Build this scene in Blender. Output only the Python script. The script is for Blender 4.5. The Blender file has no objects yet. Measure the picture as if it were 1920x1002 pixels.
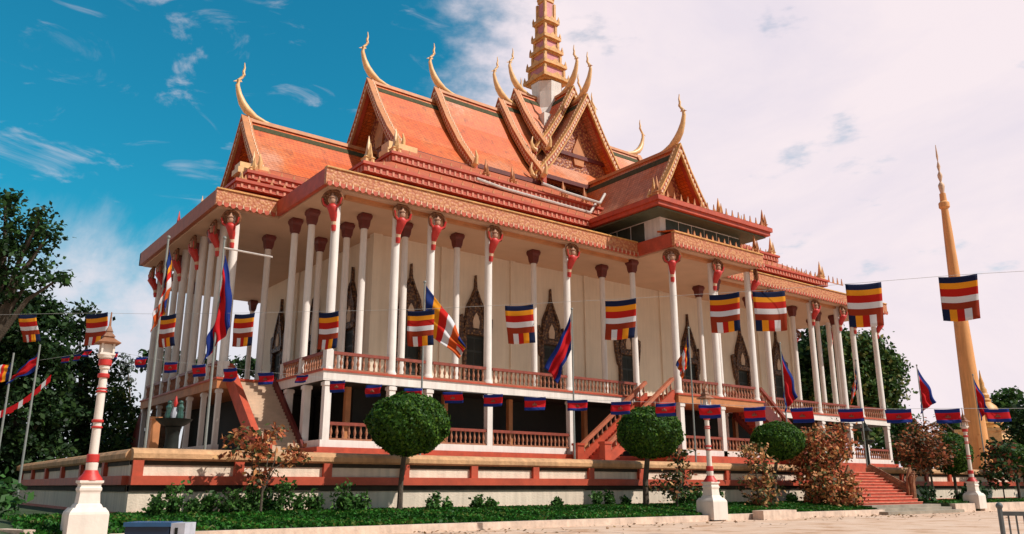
import bpy, math, random
import numpy as np
from math import sin, cos, pi, radians
from mathutils import Vector, Matrix
random.seed(7); RNG = np.random.default_rng(7)
S = bpy.context.scene
COL = S.collection

# ------------------------------------------------------------------ camera
cam_d = bpy.data.cameras.new("camera"); cam = bpy.data.objects.new("camera", cam_d); COL.objects.link(cam)
cam_d.sensor_width = 36; cam_d.lens = 28.8; cam_d.clip_end = 3000; cam_d.clip_start = .2
CAM = Vector((-19.5975, -42.8979, 1.5))
HA, TH = radians(52.7), radians(15.0)
FW = Vector((cos(HA), sin(HA), 0)); RT = Vector((sin(HA), -cos(HA), 0))
fwd = FW * cos(TH) + Vector((0, 0, sin(TH)))
cam.location = CAM; cam.rotation_euler = fwd.to_track_quat('-Z', 'Y').to_euler()
S.camera = cam
# ------------------------------------------------------------------ world, sun
SUN_AZ, SUN_EL = Vector((.55, -.83, 0)).normalized(), radians(48)
W = bpy.data.worlds.new("World"); S.world = W; W.use_nodes = True
nt = W.node_tree; N = nt.nodes; L = nt.links; N.clear()
def nd(t, **k):
    n = N.new(t)
    for a, b in k.items(): setattr(n, a, b)
    return n
def mth(op, a, b=None, c=None, tree=None):
    n = (tree or nt).nodes.new('ShaderNodeMath'); n.operation = op
    for i, x in enumerate((a, b, c)):
        if x is None: continue
        if isinstance(x, (int, float)): n.inputs[i].default_value = x
        else: (tree or nt).links.new(x, n.inputs[i])
    return n.outputs[0]
sky = nd('ShaderNodeTexSky', sky_type='NISHITA'); sky.sun_disc = False
sky.sun_elevation = SUN_EL; sky.sun_rotation = math.atan2(SUN_AZ.x, SUN_AZ.y)
sky.air_density = 1.3; sky.dust_density = .7; sky.ozone_density = 1.0
geo = nd('ShaderNodeTexCoord'); D = geo.outputs['Generated']
def dot(v):
    n = nd('ShaderNodeVectorMath', operation='DOT_PRODUCT'); L.new(D, n.inputs[0]); n.inputs[1].default_value = v; return n.outputs['Value']
tint = nd('ShaderNodeMix', data_type='RGBA', blend_type='MULTIPLY'); tint.inputs['Factor'].default_value = 1
L.new(sky.outputs[0], tint.inputs['A']); tint.inputs['B'].default_value = (.115, 1.2, 1.36, 1)
side = dot((RT.x, RT.y, 0)); upz = dot((0, 0, 1)); front = dot((FW.x, FW.y, 0))
mp = nd('ShaderNodeMapping'); L.new(D, mp.inputs['Vector']); mp.inputs['Scale'].default_value = (1, 1, 1.9)
n1 = nd('ShaderNodeTexNoise'); n1.inputs['Scale'].default_value = 3.2; n1.inputs['Detail'].default_value = 9; n1.inputs['Roughness'].default_value = .6; L.new(mp.outputs[0], n1.inputs['Vector'])
n2 = nd('ShaderNodeTexNoise'); n2.inputs['Scale'].default_value = 2.3; n2.inputs['Detail'].default_value = 8; n2.inputs['Roughness'].default_value = .62; n2.inputs['Distortion'].default_value = .6; L.new(mp.outputs[0], n2.inputs['Vector'])
# a big bright cloud bank covers the right hand half of the sky; wisps and low cloud on the left
b = mth('MULTIPLY_ADD', side, 4.2, .12)
b = mth('ADD', b, mth('MULTIPLY', mth('SUBTRACT', n1.outputs[0], .5), 1.9))
fr = nd('ShaderNodeMapRange', interpolation_type='SMOOTHSTEP'); L.new(front, fr.inputs[0]); fr.inputs[1].default_value = .0; fr.inputs[2].default_value = .45
hi = nd('ShaderNodeMapRange', interpolation_type='SMOOTHSTEP'); L.new(upz, hi.inputs[0]); hi.inputs[1].default_value = .85; hi.inputs[2].default_value = .6   # bank faded out overhead and behind, unseen there, for weaker ambient light
m1 = nd('ShaderNodeMapRange', interpolation_type='SMOOTHSTEP'); L.new(b, m1.inputs[0]); m1.inputs[1].default_value = -.06; m1.inputs[2].default_value = .34
low = mth('MULTIPLY_ADD', upz, -5.6, 1.75)                     # more cloud towards the horizon
lw = mth('ADD', low, mth('MULTIPLY', mth('SUBTRACT', n2.outputs[0], .5), 2.2))
m2 = nd('ShaderNodeMapRange', interpolation_type='SMOOTHSTEP'); L.new(lw, m2.inputs[0]); m2.inputs[1].default_value = .0; m2.inputs[2].default_value = .75
ws = nd('ShaderNodeTexNoise'); ws.inputs['Scale'].default_value = 8.5; ws.inputs['Detail'].default_value = 7; ws.inputs['Roughness'].default_value = .6; ws.inputs['Distortion'].default_value = .9
mp2 = nd('ShaderNodeMapping'); L.new(D, mp2.inputs['Vector']); mp2.inputs['Scale'].default_value = (1, 1, 2.6); mp2.inputs['Location'].default_value = (5.7, 2.9, 1.3); L.new(mp2.outputs[0], ws.inputs['Vector'])
m3 = nd('ShaderNodeMapRange', interpolation_type='SMOOTHSTEP'); L.new(ws.outputs[0], m3.inputs[0]); m3.inputs[1].default_value = .555; m3.inputs[2].default_value = .78; m3.inputs[4].default_value = .55
fr2 = nd('ShaderNodeMapRange', interpolation_type='SMOOTHSTEP'); L.new(front, fr2.inputs[0]); fr2.inputs[1].default_value = -.25; fr2.inputs[2].default_value = .2
gp = nd('ShaderNodeTexNoise'); gp.inputs['Scale'].default_value = 7.0; gp.inputs['Detail'].default_value = 6; gp.inputs['Roughness'].default_value = .55; L.new(mp2.outputs[0], gp.inputs['Vector'])
gm = nd('ShaderNodeMapRange', interpolation_type='SMOOTHSTEP'); L.new(gp.outputs[0], gm.inputs[0]); gm.inputs[1].default_value = .60; gm.inputs[2].default_value = .74; gm.inputs[3].default_value = 1; gm.inputs[4].default_value = .45
bank = mth('MULTIPLY', mth('MULTIPLY', mth('MULTIPLY', m1.outputs[0], gm.outputs[0]), fr.outputs[0]), hi.outputs[0])
cl = mth('MAXIMUM', mth('MAXIMUM', bank, mth('MULTIPLY', mth('MULTIPLY', m2.outputs[0], .84), fr2.outputs[0])), m3.outputs[0])
ccol = nd('ShaderNodeValToRGB'); L.new(n2.outputs[0], ccol.inputs[0])
ccol.color_ramp.elements[0].position = .36; ccol.color_ramp.elements[0].color = (.83, .755, .835, 1)
ccol.color_ramp.elements[1].position = .56; ccol.color_ramp.elements[1].color = (.945, .835, .87, 1)
SKY_STR = .085
cs = nd('ShaderNodeMix', data_type='RGBA', blend_type='MULTIPLY'); cs.inputs['Factor'].default_value = 1
L.new(ccol.outputs[0], cs.inputs['A']); cs.inputs['B'].default_value = (1 / SKY_STR,) * 3 + (1,)
mix = nd('ShaderNodeMix', data_type='RGBA'); L.new(cl, mix.inputs['Factor']); L.new(tint.outputs['Result'], mix.inputs['A']); L.new(cs.outputs['Result'], mix.inputs['B'])
# grey veil added to the unseen rear sky so west faces get neutral light
rv = nd('ShaderNodeMapRange', interpolation_type='SMOOTHSTEP'); L.new(front, rv.inputs[0]); rv.inputs[1].default_value = .05; rv.inputs[2].default_value = -.4; rv.inputs[4].default_value = .8
veil = nd('ShaderNodeMix', data_type='RGBA'); L.new(rv.outputs[0], veil.inputs['Factor']); L.new(mix.outputs['Result'], veil.inputs['A']); veil.inputs['B'].default_value = (.33/SKY_STR, .275/SKY_STR, .245/SKY_STR, 1)
bg = nd('ShaderNodeBackground'); bg.inputs['Strength'].default_value = SKY_STR; L.new(veil.outputs['Result'], bg.inputs['Color'])
L.new(bg.outputs[0], nd('ShaderNodeOutputWorld').inputs[0])
sl = bpy.data.lights.new("sun", 'SUN'); sl.energy = 5.0; sl.angle = radians(.6); sl.color = (1, .93, .82)
so = bpy.data.objects.new("sun", sl); COL.objects.link(so)
sd = SUN_AZ * cos(SUN_EL) + Vector((0, 0, sin(SUN_EL))); so.rotation_euler = sd.to_track_quat('Z', 'Y').to_euler(); so.location = sd * 80
S.view_settings.view_transform = 'Standard'; S.view_settings.look = 'None'; S.view_settings.exposure = 0.0; S.view_settings.gamma = 1
S.cycles.max_bounces = 8; S.cycles.diffuse_bounces = 4

# ------------------------------------------------------------------ materials
MATS = {}
def mat(name, c, rough=.7, var=.15, scale=1.5, bump=0., bscale=12, streak=0., metal=0., spec=.5, coords='Object'):
    m = bpy.data.materials.new(name); m.use_nodes = True; t = m.node_tree
    p = t.nodes['Principled BSDF']; p.inputs['Roughness'].default_value = rough; p.inputs['Metallic'].default_value = metal
    p.inputs['Specular IOR Level'].default_value = spec
    tc = t.nodes.new('ShaderNodeTexCoord'); co = tc.outputs[coords]
    nz = t.nodes.new('ShaderNodeTexNoise'); nz.inputs['Scale'].default_value = scale; nz.inputs['Detail'].default_value = 6; nz.inputs['Roughness'].default_value = .65
    t.links.new(co, nz.inputs['Vector'])
    fac = nz.outputs[0]
    if streak:                                        # rain streaks: noise stretched along z
        mpn = t.nodes.new('ShaderNodeMapping'); mpn.inputs['Scale'].default_value = (3, 3, .25); t.links.new(co, mpn.inputs['Vector'])
        n2 = t.nodes.new('ShaderNodeTexNoise'); n2.inputs['Scale'].default_value = 1.6; n2.inputs['Detail'].default_value = 5; t.links.new(mpn.outputs[0], n2.inputs['Vector'])
        fac = mth('MULTIPLY_ADD', n2.outputs[0], streak, mth('MULTIPLY', fac, 1 - streak, tree=t), tree=t)
    r = t.nodes.new('ShaderNodeValToRGB'); t.links.new(fac, r.inputs[0])
    r.color_ramp.elements[0].position = .3; r.color_ramp.elements[1].position = .7
    r.color_ramp.elements[0].color = tuple(x * (1 - var) for x in c) + (1,); r.color_ramp.elements[1].color = tuple(min(1, x * (1 + var)) for x in c) + (1,)
    t.links.new(r.outputs[0], p.inputs['Base Color'])
    if bump:
        bn = t.nodes.new('ShaderNodeTexNoise'); bn.inputs['Scale'].default_value = bscale; bn.inputs['Detail'].default_value = 4; t.links.new(co, bn.inputs['Vector'])
        bm = t.nodes.new('ShaderNodeBump'); bm.inputs['Strength'].default_value = bump; bm.inputs['Distance'].default_value = .05
        t.links.new(bn.outputs[0], bm.inputs['Height']); t.links.new(bm.outputs[0], p.inputs['Normal'])
    MATS[name] = m; return m
def ramp(t, fac, stops, const=False):
    r = t.nodes.new('ShaderNodeValToRGB'); t.links.new(fac, r.inputs[0]); e = r.color_ramp
    if const: e.interpolation = 'CONSTANT'
    while len(e.elements) < len(stops): e.elements.new(.5)
    for el, (p, c) in zip(e.elements, stops): el.position = p; el.color = tuple(c) + (1,)
    return r.outputs[0]
WHITE = mat('white_paint', (.71, .64, .61), .65, .17, 1.4, .12, 18, streak=.6)
CREAM = mat('cream_plaster', (.71, .59, .475), .8, .10, .5, .2, 14, streak=.5)
BASEW = mat('weathered_plaster', (.70, .575, .47), .85, .22, .55, .3, 14, streak=.6)
CEIL = mat('ceiling_paint', (.56, .35, .235), .8, .08, .4)
RED = mat('red_paint', (.44, .062, .026), .55, .25, 1.5)
DRED = mat('dark_red_with_shade', (.125, .016, .012), .5, .3, 2)  # dark red, deepened to carry the shade on the inner capitals
BROWN = mat('red_brown_rail', (.23, .042, .024), .5, .3, 3)
BAL = mat('terracotta_baluster', (.31, .115, .06), .6, .3, 6)
GOLD = mat('gold_paint', (.60, .29, .08), .5, .35, 2.5, .3, 14)
PGOLD = mat('pale_gold_paint', (.74, .44, .20), .4, .2, 3)
OCHRE = mat('orange_beam_paint', (.50, .19, .07), .6, .2, 1.5)
GREEN = mat('green_ridge_tile', (.055, .050, .018), .9, .4, 4)
DGREEN = mat('dark_green_soffit', (.085, .10, .06), .6, .2, 1)
DOT = mat('cream_dots', (.66, .42, .28), .6, .2, 5)
DARK = mat('dark_timber', (.022, .017, .012), .5, .3, 2)
INNER = mat('timber_and_void_shade', (.009, .0075, .004), .7, .4, 1.2)  # near-black paints in the ground floor shade; also colours door panels
def fascia_mat():
    m = bpy.data.materials.new('ornate_fascia'); m.use_nodes = True; t = m.node_tree; p = t.nodes['Principled BSDF']; p.inputs['Roughness'].default_value = .6
    tc = t.nodes.new('ShaderNodeTexCoord'); co = tc.outputs['Object']; sx = t.nodes.new('ShaderNodeSeparateXYZ'); t.links.new(co, sx.inputs[0])
    l_ = mth('ADD', sx.outputs[0], sx.outputs[1], tree=t); st = mth('ABSOLUTE', mth('SINE', mth('MULTIPLY', l_, 7.48, tree=t), tree=t), tree=t)
    st2 = mth('ABSOLUTE', mth('SINE', mth('MULTIPLY', l_, 3.74, tree=t), tree=t), tree=t)
    zz = mth('SUBTRACT', sx.outputs[2], 16.05, tree=t)
    v = t.nodes.new('ShaderNodeTexVoronoi'); v.inputs['Scale'].default_value = 6; t.links.new(co, v.inputs['Vector'])
    nz = t.nodes.new('ShaderNodeTexNoise'); nz.inputs['Scale'].default_value = 1.2; nz.inputs['Detail'].default_value = 6; t.links.new(co, nz.inputs['Vector'])
    low = mth('LESS_THAN', zz, mth('MULTIPLY_ADD', st2, .3, .28, tree=t), tree=t)
    f = mth('ADD', mth('MULTIPLY', mth('MULTIPLY', st, low, tree=t), .34, tree=t), mth('ADD', mth('MULTIPLY', v.outputs['Distance'], -.35, tree=t), mth('MULTIPLY', nz.outputs[0], .6, tree=t), tree=t), tree=t)
    t.links.new(ramp(t, f, [(.0, (.40, .105, .042)), (.22, (.56, .205, .08)), (.45, (.62, .32, .15))]), p.inputs['Base Color'])
    bm = t.nodes.new('ShaderNodeBump'); bm.inputs['Strength'].default_value = .5; bm.inputs['Distance'].default_value = .08; t.links.new(f, bm.inputs['Height']); t.links.new(bm.outputs[0], p.inputs['Normal']); return m
FASC = fascia_mat()
BDOT = mat('pale_red_dots', (.58, .22, .14), .6, .2, 5)
PINK = mat('pink_panel', (.56, .20, .22), .6, .2, 2)
WFAS = mat('west_fascia_shade', (.34, .085, .03), .6, .2, 2)  # darker than the south fascia, its shade put into the colour
LOUV = mat('dark_louvre', (.035,.042,.03), .6, .3, 2)
BARR = mat('barrier_paint', (.10,.11,.115), .6, .3, 4)
DBAND = mat('near_black_band', (.035,.026,.016), .9, .6, 1.2)  # near-black strips below the ledge and below the coping
DECK = mat('pale_bounce_layer', (.60,.47,.37), .6, .1, 1)
STEPN = mat('pale_step_edge', (.58,.20,.13), .85, .35, 2)  # paler strip along each step edge
BRICK = mat('brick_red_rail', (.42, .12, .06), .6, .25, 2)
GUT = mat('gutter_metal', (.50, .44, .41), .5, .2, 4)
STEP = mat('tan_steps', (.56, .40, .29), .85, .15, 1.2, .2, 14)
RSTEP = mat('red_steps', (.50, .085, .045), .75, .25, 1.5, .2, 12)
GREY = mat('grey_concrete', (.30, .25, .20), .9, .3, 1, .4, 10)
CAPM = mat('weathered_coping', (.50, .275, .14), .85, .45, 1.1, .4, 9, streak=.3)
NAGA = mat('brown_naga', (.26, .105, .05), .6, .4, 3, .5, 9)
IRON = mat('dark_iron', (.014, .016, .014), .7, .4, 4, spec=.2)
POLE = mat('galvanised_pole', (.22, .23, .22), .5, .2, 3)
BARK = mat('bark', (.075, .055, .04), .9, .4, 4, .6, 12)
BLUEP = mat('blue_plastic', (.006, .02, .055), .45, .2, 2)
GREYP = mat('pale_grey_plastic', (.42, .43, .50), .5, .2, 3)
WINGM = mat('carved_wing', (.20, .085, .045), .9, .5, 6, .5, 14, spec=.1)
FACEM = mat('figure_paint', (.42, .24, .17), .8, .3, 6, spec=.2)
WIRE = mat('wire', (.42, .42, .42), .6, .1, 2)
LAMPW = mat('lamp_white', (.72, .63, .57), .6, .12, 2, .1, 14, streak=.5)
LAMPR = mat('lamp_red', (.50, .025, .02), .5, .2, 3)
POLEG = mat('golden_pole_paint', (.70, .32, .12), .6, .22, .5, .15, 8, streak=.6, spec=.3)

def tile_mat():
    m = bpy.data.materials.new('roof_tile'); m.use_nodes = True; t = m.node_tree; p = t.nodes['Principled BSDF']
    tc = t.nodes.new('ShaderNodeTexCoord'); co = tc.outputs['Object']
    big = t.nodes.new('ShaderNodeTexNoise'); big.inputs['Scale'].default_value = .13; big.inputs['Detail'].default_value = 5; t.links.new(co, big.inputs['Vector'])
    fin = t.nodes.new('ShaderNodeTexNoise'); fin.inputs['Scale'].default_value = 2.4; fin.inputs['Detail'].default_value = 8; fin.inputs['Roughness'].default_value = .75; t.links.new(co, fin.inputs['Vector'])
    f = mth('ADD', mth('MULTIPLY', big.outputs[0], .78, tree=t), mth('MULTIPLY', fin.outputs[0], .22, tree=t), tree=t)
    c = ramp(t, f, [(.45, (.66, .110, .011)), (.52, (.64, .155, .030)), (.60, (.62, .25, .14))])
    p.inputs['Roughness'].default_value = .5
    sx = t.nodes.new('ShaderNodeSeparateXYZ'); t.links.new(co, sx.inputs[0])
    cb = t.nodes.new('ShaderNodeCombineXYZ'); t.links.new(mth('ADD', sx.outputs[0], sx.outputs[1], tree=t), cb.inputs[0]); t.links.new(mth('MULTIPLY', sx.outputs[2], 1.2, tree=t), cb.inputs[1])
    bk = t.nodes.new('ShaderNodeTexBrick'); bk.inputs['Scale'].default_value = 1; bk.inputs['Brick Width'].default_value = .34; bk.inputs['Row Height'].default_value = .30; bk.inputs['Mortar Size'].default_value = .022; bk.inputs['Bias'].default_value = 0
    bk.inputs['Color1'].default_value = (.84,.80,.76,1); bk.inputs['Color2'].default_value = (1.12,1.15,1.2,1); bk.inputs['Mortar'].default_value = (.55,.45,.40,1); t.links.new(cb.outputs[0], bk.inputs['Vector'])
    mx = t.nodes.new('ShaderNodeMix'); mx.data_type = 'RGBA'; mx.blend_type = 'MULTIPLY'; mx.inputs['Factor'].default_value = 1; t.links.new(c, mx.inputs['A']); t.links.new(bk.outputs[0], mx.inputs['B'])
    ds = t.nodes.new('ShaderNodeTexNoise'); ds.inputs['Scale'].default_value = .9; ds.inputs['Detail'].default_value = 8; ds.inputs['Roughness'].default_value = .7
    mpd = t.nodes.new('ShaderNodeMapping'); mpd.inputs['Scale'].default_value = (1.6, 1.6, .35); t.links.new(co, mpd.inputs['Vector']); t.links.new(mpd.outputs[0], ds.inputs['Vector'])
    dirt = ramp(t, ds.outputs[0], [(.30, (.52,.50,.48)), (.44, (1,1,1))]); m2_ = t.nodes.new('ShaderNodeMix'); m2_.data_type = 'RGBA'; m2_.blend_type = 'MULTIPLY'; m2_.inputs['Factor'].default_value = 1
    t.links.new(mx.outputs['Result'], m2_.inputs['A']); t.links.new(dirt, m2_.inputs['B']); t.links.new(m2_.outputs['Result'], p.inputs['Base Color'])
    rows = mth('FRACT', mth('MULTIPLY', sx.outputs[2], 3.6, tree=t), tree=t)
    cols = mth('ABSOLUTE', mth('SINE', mth('MULTIPLY', mth('ADD', sx.outputs[0], sx.outputs[1], tree=t), 14, tree=t), tree=t), tree=t)
    h = mth('ADD', rows, mth('MULTIPLY', cols, .5, tree=t), tree=t)
    bm = t.nodes.new('ShaderNodeBump'); bm.inputs['Strength'].default_value = .35; bm.inputs['Distance'].default_value = .05; t.links.new(h, bm.inputs['Height']); t.links.new(bm.outputs[0], p.inputs['Normal'])
    return m
TILE = tile_mat()
RTILE = mat('red_roof_tile', (.44, .095, .034), .6, .25, .8, .3, 10)
def ornament(name, ca, cb, cc, sc, bump=.8):
    m = bpy.data.materials.new(name); m.use_nodes = True; t = m.node_tree; p = t.nodes['Principled BSDF']; p.inputs['Roughness'].default_value = .55
    tc = t.nodes.new('ShaderNodeTexCoord'); co = tc.outputs['Object']
    v = t.nodes.new('ShaderNodeTexVoronoi'); v.inputs['Scale'].default_value = sc; t.links.new(co, v.inputs['Vector'])
    nz = t.nodes.new('ShaderNodeTexNoise'); nz.inputs['Scale'].default_value = sc * 1.3; nz.inputs['Detail'].default_value = 4; t.links.new(co, nz.inputs['Vector'])
    f = mth('ADD', mth('MULTIPLY', v.outputs['Distance'], .75, tree=t), mth('MULTIPLY', nz.outputs[0], .45, tree=t), tree=t)
    t.links.new(ramp(t, f, [(.3, ca), (.5, cb), (.72, cc)]), p.inputs['Base Color'])
    bm = t.nodes.new('ShaderNodeBump'); bm.inputs['Strength'].default_value = bump; bm.inputs['Distance'].default_value = .12; bm.invert = True
    t.links.new(f, bm.inputs['Height']); t.links.new(bm.outputs[0], p.inputs['Normal']); return m
FASC = ornament('ornate_fascia', (.60, .29, .125), (.55, .22, .09), (.44, .13, .055), 5.5, .4)
PEDI = ornament('carved_pediment', (.58, .28, .11), (.42, .14, .055), (.22, .045, .025), 4.2, .8)
DOORF = ornament('carved_door_frame', (.26, .14, .05), (.13, .055, .025), (.05, .02, .012), 5, 1)
def vcol(name, rough=.8, trans=0.):
    m = bpy.data.materials.new(name); m.use_nodes = True; t = m.node_tree; p = t.nodes['Principled BSDF']; p.inputs['Roughness'].default_value = rough; p.inputs['Specular IOR Level'].default_value = .2
    a = t.nodes.new('ShaderNodeAttribute'); a.attribute_name = 'Col'; t.links.new(a.outputs['Color'], p.inputs['Base Color'])
    if trans:
        tr = t.nodes.new('ShaderNodeBsdfTranslucent'); t.links.new(a.outputs['Color'], tr.inputs['Color'])
        mx = t.nodes.new('ShaderNodeMixShader'); mx.inputs[0].default_value = trans
        t.links.new(p.outputs[0], mx.inputs[1]); t.links.new(tr.outputs[0], mx.inputs[2]); t.links.new(mx.outputs[0], t.nodes['Material Output'].inputs[0])
    return m
LEAF = vcol('leaf', .55, .25); CLOTH = vcol('flag_cloth', .85, .18)
def paving_mat():
    m = bpy.data.materials.new('paving'); m.use_nodes = True; t = m.node_tree; p = t.nodes['Principled BSDF']; p.inputs['Roughness'].default_value = .85
    tc = t.nodes.new('ShaderNodeTexCoord'); co = tc.outputs['Object']
    br = t.nodes.new('ShaderNodeTexBrick'); br.inputs['Scale'].default_value = .55; br.inputs['Mortar Size'].default_value = .012; br.offset = 0
    br.inputs['Color1'].default_value = (.66, .47, .365, 1); br.inputs['Color2'].default_value = (.62, .44, .34, 1); br.inputs['Mortar'].default_value = (.45, .33, .25, 1); t.links.new(co, br.inputs['Vector'])
    nz = t.nodes.new('ShaderNodeTexNoise'); nz.inputs['Scale'].default_value = .6; nz.inputs['Detail'].default_value = 9; nz.inputs['Roughness'].default_value = .7; t.links.new(co, nz.inputs['Vector'])
    st = ramp(t, nz.outputs[0], [(.36, (.62, .46, .32)), (.47, (.92, .86, .8)), (.6, (1, 1, 1))])
    mx = t.nodes.new('ShaderNodeMix'); mx.data_type = 'RGBA'; mx.blend_type = 'MULTIPLY'; mx.inputs['Factor'].default_value = 1
    t.links.new(br.outputs[0], mx.inputs['A']); t.links.new(st, mx.inputs['B']); t.links.new(mx.outputs['Result'], p.inputs['Base Color']); return m
PAVE = paving_mat()
KERB = mat('painted_kerb', (.64, .48, .39), .9, .38, 1.3, .3, 12, streak=.3)
TERR = mat('terrace_floor', (.50, .38, .30), .85, .2, .5)
SOIL = mat('lawn_soil', (.035, .055, .018), .95, .4, 2, .5, 9)

# ------------------------------------------------------------------ mesh helper
class MB:
    def __init__(s): s.v = []; s.f = []; s.c = []
    def add(s, vs, fs, col=None):
        o = len(s.v); s.v += [tuple(x) for x in vs]; s.f += [tuple(i + o for i in q) for q in fs]
        s.c += [col] * len(fs)
    def box(s, x0, x1, y0, y1, z0, z1, col=None):
        s.add([(x0,y0,z0),(x1,y0,z0),(x1,y1,z0),(x0,y1,z0),(x0,y0,z1),(x1,y0,z1),(x1,y1,z1),(x0,y1,z1)],
              [(0,3,2,1),(4,5,6,7),(0,1,5,4),(1,2,6,5),(2,3,7,6),(3,0,4,7)], col)
    def bar(s, p, q, w, h, up=(0,0,1), col=None):
        p, q = Vector(p), Vector(q); d = (q - p).normalized(); r = d.cross(Vector(up)).normalized(); u = r.cross(d)
        vs = []
        for a in (p, q): vs += [a - r*w/2 - u*h/2, a + r*w/2 - u*h/2, a + r*w/2 + u*h/2, a - r*w/2 + u*h/2]
        s.add(vs, [(0,3,2,1),(4,5,6,7),(0,1,5,4),(1,2,6,5),(2,3,7,6),(3,0,4,7)], col)
    def prism(s, pts, ext, col=None):      # planar polygon pts extruded by vector ext
        n = len(pts); e = Vector(ext); a = [Vector(p) for p in pts]; b = [p + e for p in a]
        s.add(a + b, [tuple(range(n))[::-1], tuple(range(n, 2*n))] + [(i, (i+1) % n, n + (i+1) % n, n + i) for i in range(n)], col)
    def tube(s, pts, rad, n=8, col=None, caps=True):
        pts = [Vector(p) for p in pts]; vs = []; fs = []
        ref = Vector((0.3, .2, 1)).normalized()
        for i, p in enumerate(pts):
            d = (pts[min(i+1, len(pts)-1)] - pts[max(i-1, 0)]).normalized()
            a = d.cross(ref)
            if a.length < .05: a = d.cross(Vector((1, 0, 0)))
            a.normalize(); b2 = d.cross(a)
            r = rad[i] if hasattr(rad, '__len__') else rad
            vs += [p + a*cos(2*pi*k/n)*r + b2*sin(2*pi*k/n)*r for k in range(n)]
        for i in range(len(pts) - 1):
            for k in range(n): fs.append((i*n + k, i*n + (k+1) % n, (i+1)*n + (k+1) % n, (i+1)*n + k))
        if caps: fs += [tuple(range(n))[::-1], tuple((len(pts)-1)*n + k for k in range(n))]
        s.add(vs, fs, col)
    def lathe(s, c, prof, n=12, rot=0, col=None):
        vs = []; fs = []; m = len(prof)
        for r, z in prof: vs += [(c[0] + cos(2*pi*k/n + rot)*r, c[1] + sin(2*pi*k/n + rot)*r, c[2] + z) for k in range(n)]
        for i in range(m - 1):
            for k in range(n): fs.append((i*n + k, i*n + (k+1) % n, (i+1)*n + (k+1) % n, (i+1)*n + k))
        fs += [tuple(range(n))[::-1], tuple((m-1)*n + k for k in range(n))]
        s.add(vs, fs, col)
    def sphere(s, c, r, n=10, m=7, sc=(1,1,1), col=None):
        vs = [(c[0], c[1], c[2] - r*sc[2])]; fs = []
        for i in range(1, m):
            a = -pi/2 + pi*i/m
            vs += [(c[0] + cos(a)*cos(2*pi*k/n)*r*sc[0], c[1] + cos(a)*sin(2*pi*k/n)*r*sc[1], c[2] + sin(a)*r*sc[2]) for k in range(n)]
        vs.append((c[0], c[1], c[2] + r*sc[2]))
        for k in range(n): fs.append((0, 1 + (k+1) % n, 1 + k)); fs.append((len(vs)-1, 1 + (m-2)*n + k, 1 + (m-2)*n + (k+1) % n))
        for i in range(m - 2):
            for k in range(n): fs.append((1 + i*n + k, 1 + i*n + (k+1) % n, 1 + (i+1)*n + (k+1) % n, 1 + (i+1)*n + k))
        s.add(vs, fs, col)
    def build(s, name, m, parent=None, off=(0,0,0), smooth=False, angle=40, local=False):
        me = bpy.data.meshes.new(name); o = Vector(off)
        if parent is not None and not local:
            q = parent
            while q is not None: o = o + q.location; q = q.parent
        me.from_pydata([tuple(Vector(p) - o) for p in s.v], [], s.f); me.materials.append(m); me.update()
        if smooth:
            me.polygons.foreach_set('use_smooth', [True] * len(me.polygons)); me.set_sharp_from_angle(angle=radians(angle))
        if any(c is not None for c in s.c):
            ca = me.color_attributes.new('Col', 'FLOAT_COLOR', 'CORNER'); arr = np.ones((len(me.loops), 4), np.float32); k = 0
            for f, c in zip(s.f, s.c): arr[k:k+len(f), :3] = c if c is not None else (1,1,1); k += len(f)
            ca.data.foreach_set('color', arr.ravel())
        ob = bpy.data.objects.new(name, me); COL.objects.link(ob)
        if parent is not None: ob.parent = parent
        return ob
def tag(o, label=None, cat=None, group=None, kind=None):
    if label: o['label'] = label
    if cat: o['category'] = cat
    if group: o['group'] = group
    if kind: o['kind'] = kind
    return o
def empty(name, loc, label, cat, group=None, rz=0):
    o = bpy.data.objects.new(name, None); o.empty_display_size = .3; COL.objects.link(o); o.location = loc; o.rotation_euler = (0, 0, rz)
    return tag(o, label, cat, group)
def copy_tree(o, parent=None):
    c = o.copy(); COL.objects.link(c)
    if parent is not None: c.parent = parent
    for ch in list(o.children): copy_tree(ch, c)
    return c

# ------------------------------------------------------------------ setting
g = MB(); g.add([(-900,-500,0),(1200,-500,0),(1200,1200,0),(-900,1200,0)], [(0,1,2,3)]); g.build('ground', PAVE); bpy.data.objects['ground']['kind'] = 'structure'
TZ = 2.4                                                     # terrace level
t = MB(); t.box(-12.4, 80, -12.6, 60, .05, TZ); tag(t.build('terrace', TERR), kind='structure')
def lawn_z(y, hi=.56, lo=.22): return lo + (hi - lo) * min(1, max(0, (y + 17.45) / 2.6))
t = MB(); nseg = 8; ysl = [-17.45 + 2.6*i/6 for i in range(7)] + [-13.02]
for ya, yb in zip(ysl[:-1], ysl[1:]): t.add([(-16.6,ya,lawn_z(ya)),(25.6,ya,lawn_z(ya)),(25.6,yb,lawn_z(yb)),(-16.6,yb,lawn_z(yb))], [(0,1,2,3)])
t.prism([(-34,40,.004),(-16.6,-13.02,.004),(-12.72,-13.02,.004),(-12.72,40,.004)], (0,0,.55)); tag(t.build('lawn', SOIL), kind='structure')
t = MB(); t.prism([(33.6,-17.45,.004),(80,-17.45,.004),(80,-13.02,.004),(33.6,-13.02,.004)], (0,0,.50)); tag(t.build('lawn', SOIL), kind='structure')
def kerb(pts, h, label):
    m = MB()
    for a, b_ in zip(pts[:-1], pts[1:]): m.bar((a[0], a[1], h/2), (b_[0], b_[1], h/2), .32, h)
    return tag(m.build('lawn_kerb', KERB), label, 'kerb')
kerb([(-14.1,-17.62),(10.65,-17.62)], .25, 'long low painted kerb edging the lawn between the big lamp post and the next')
kerb([(11.8,-17.62),(25.5,-17.62)], .27, 'short low kerb edging the lawn beside the red entrance steps')
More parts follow.
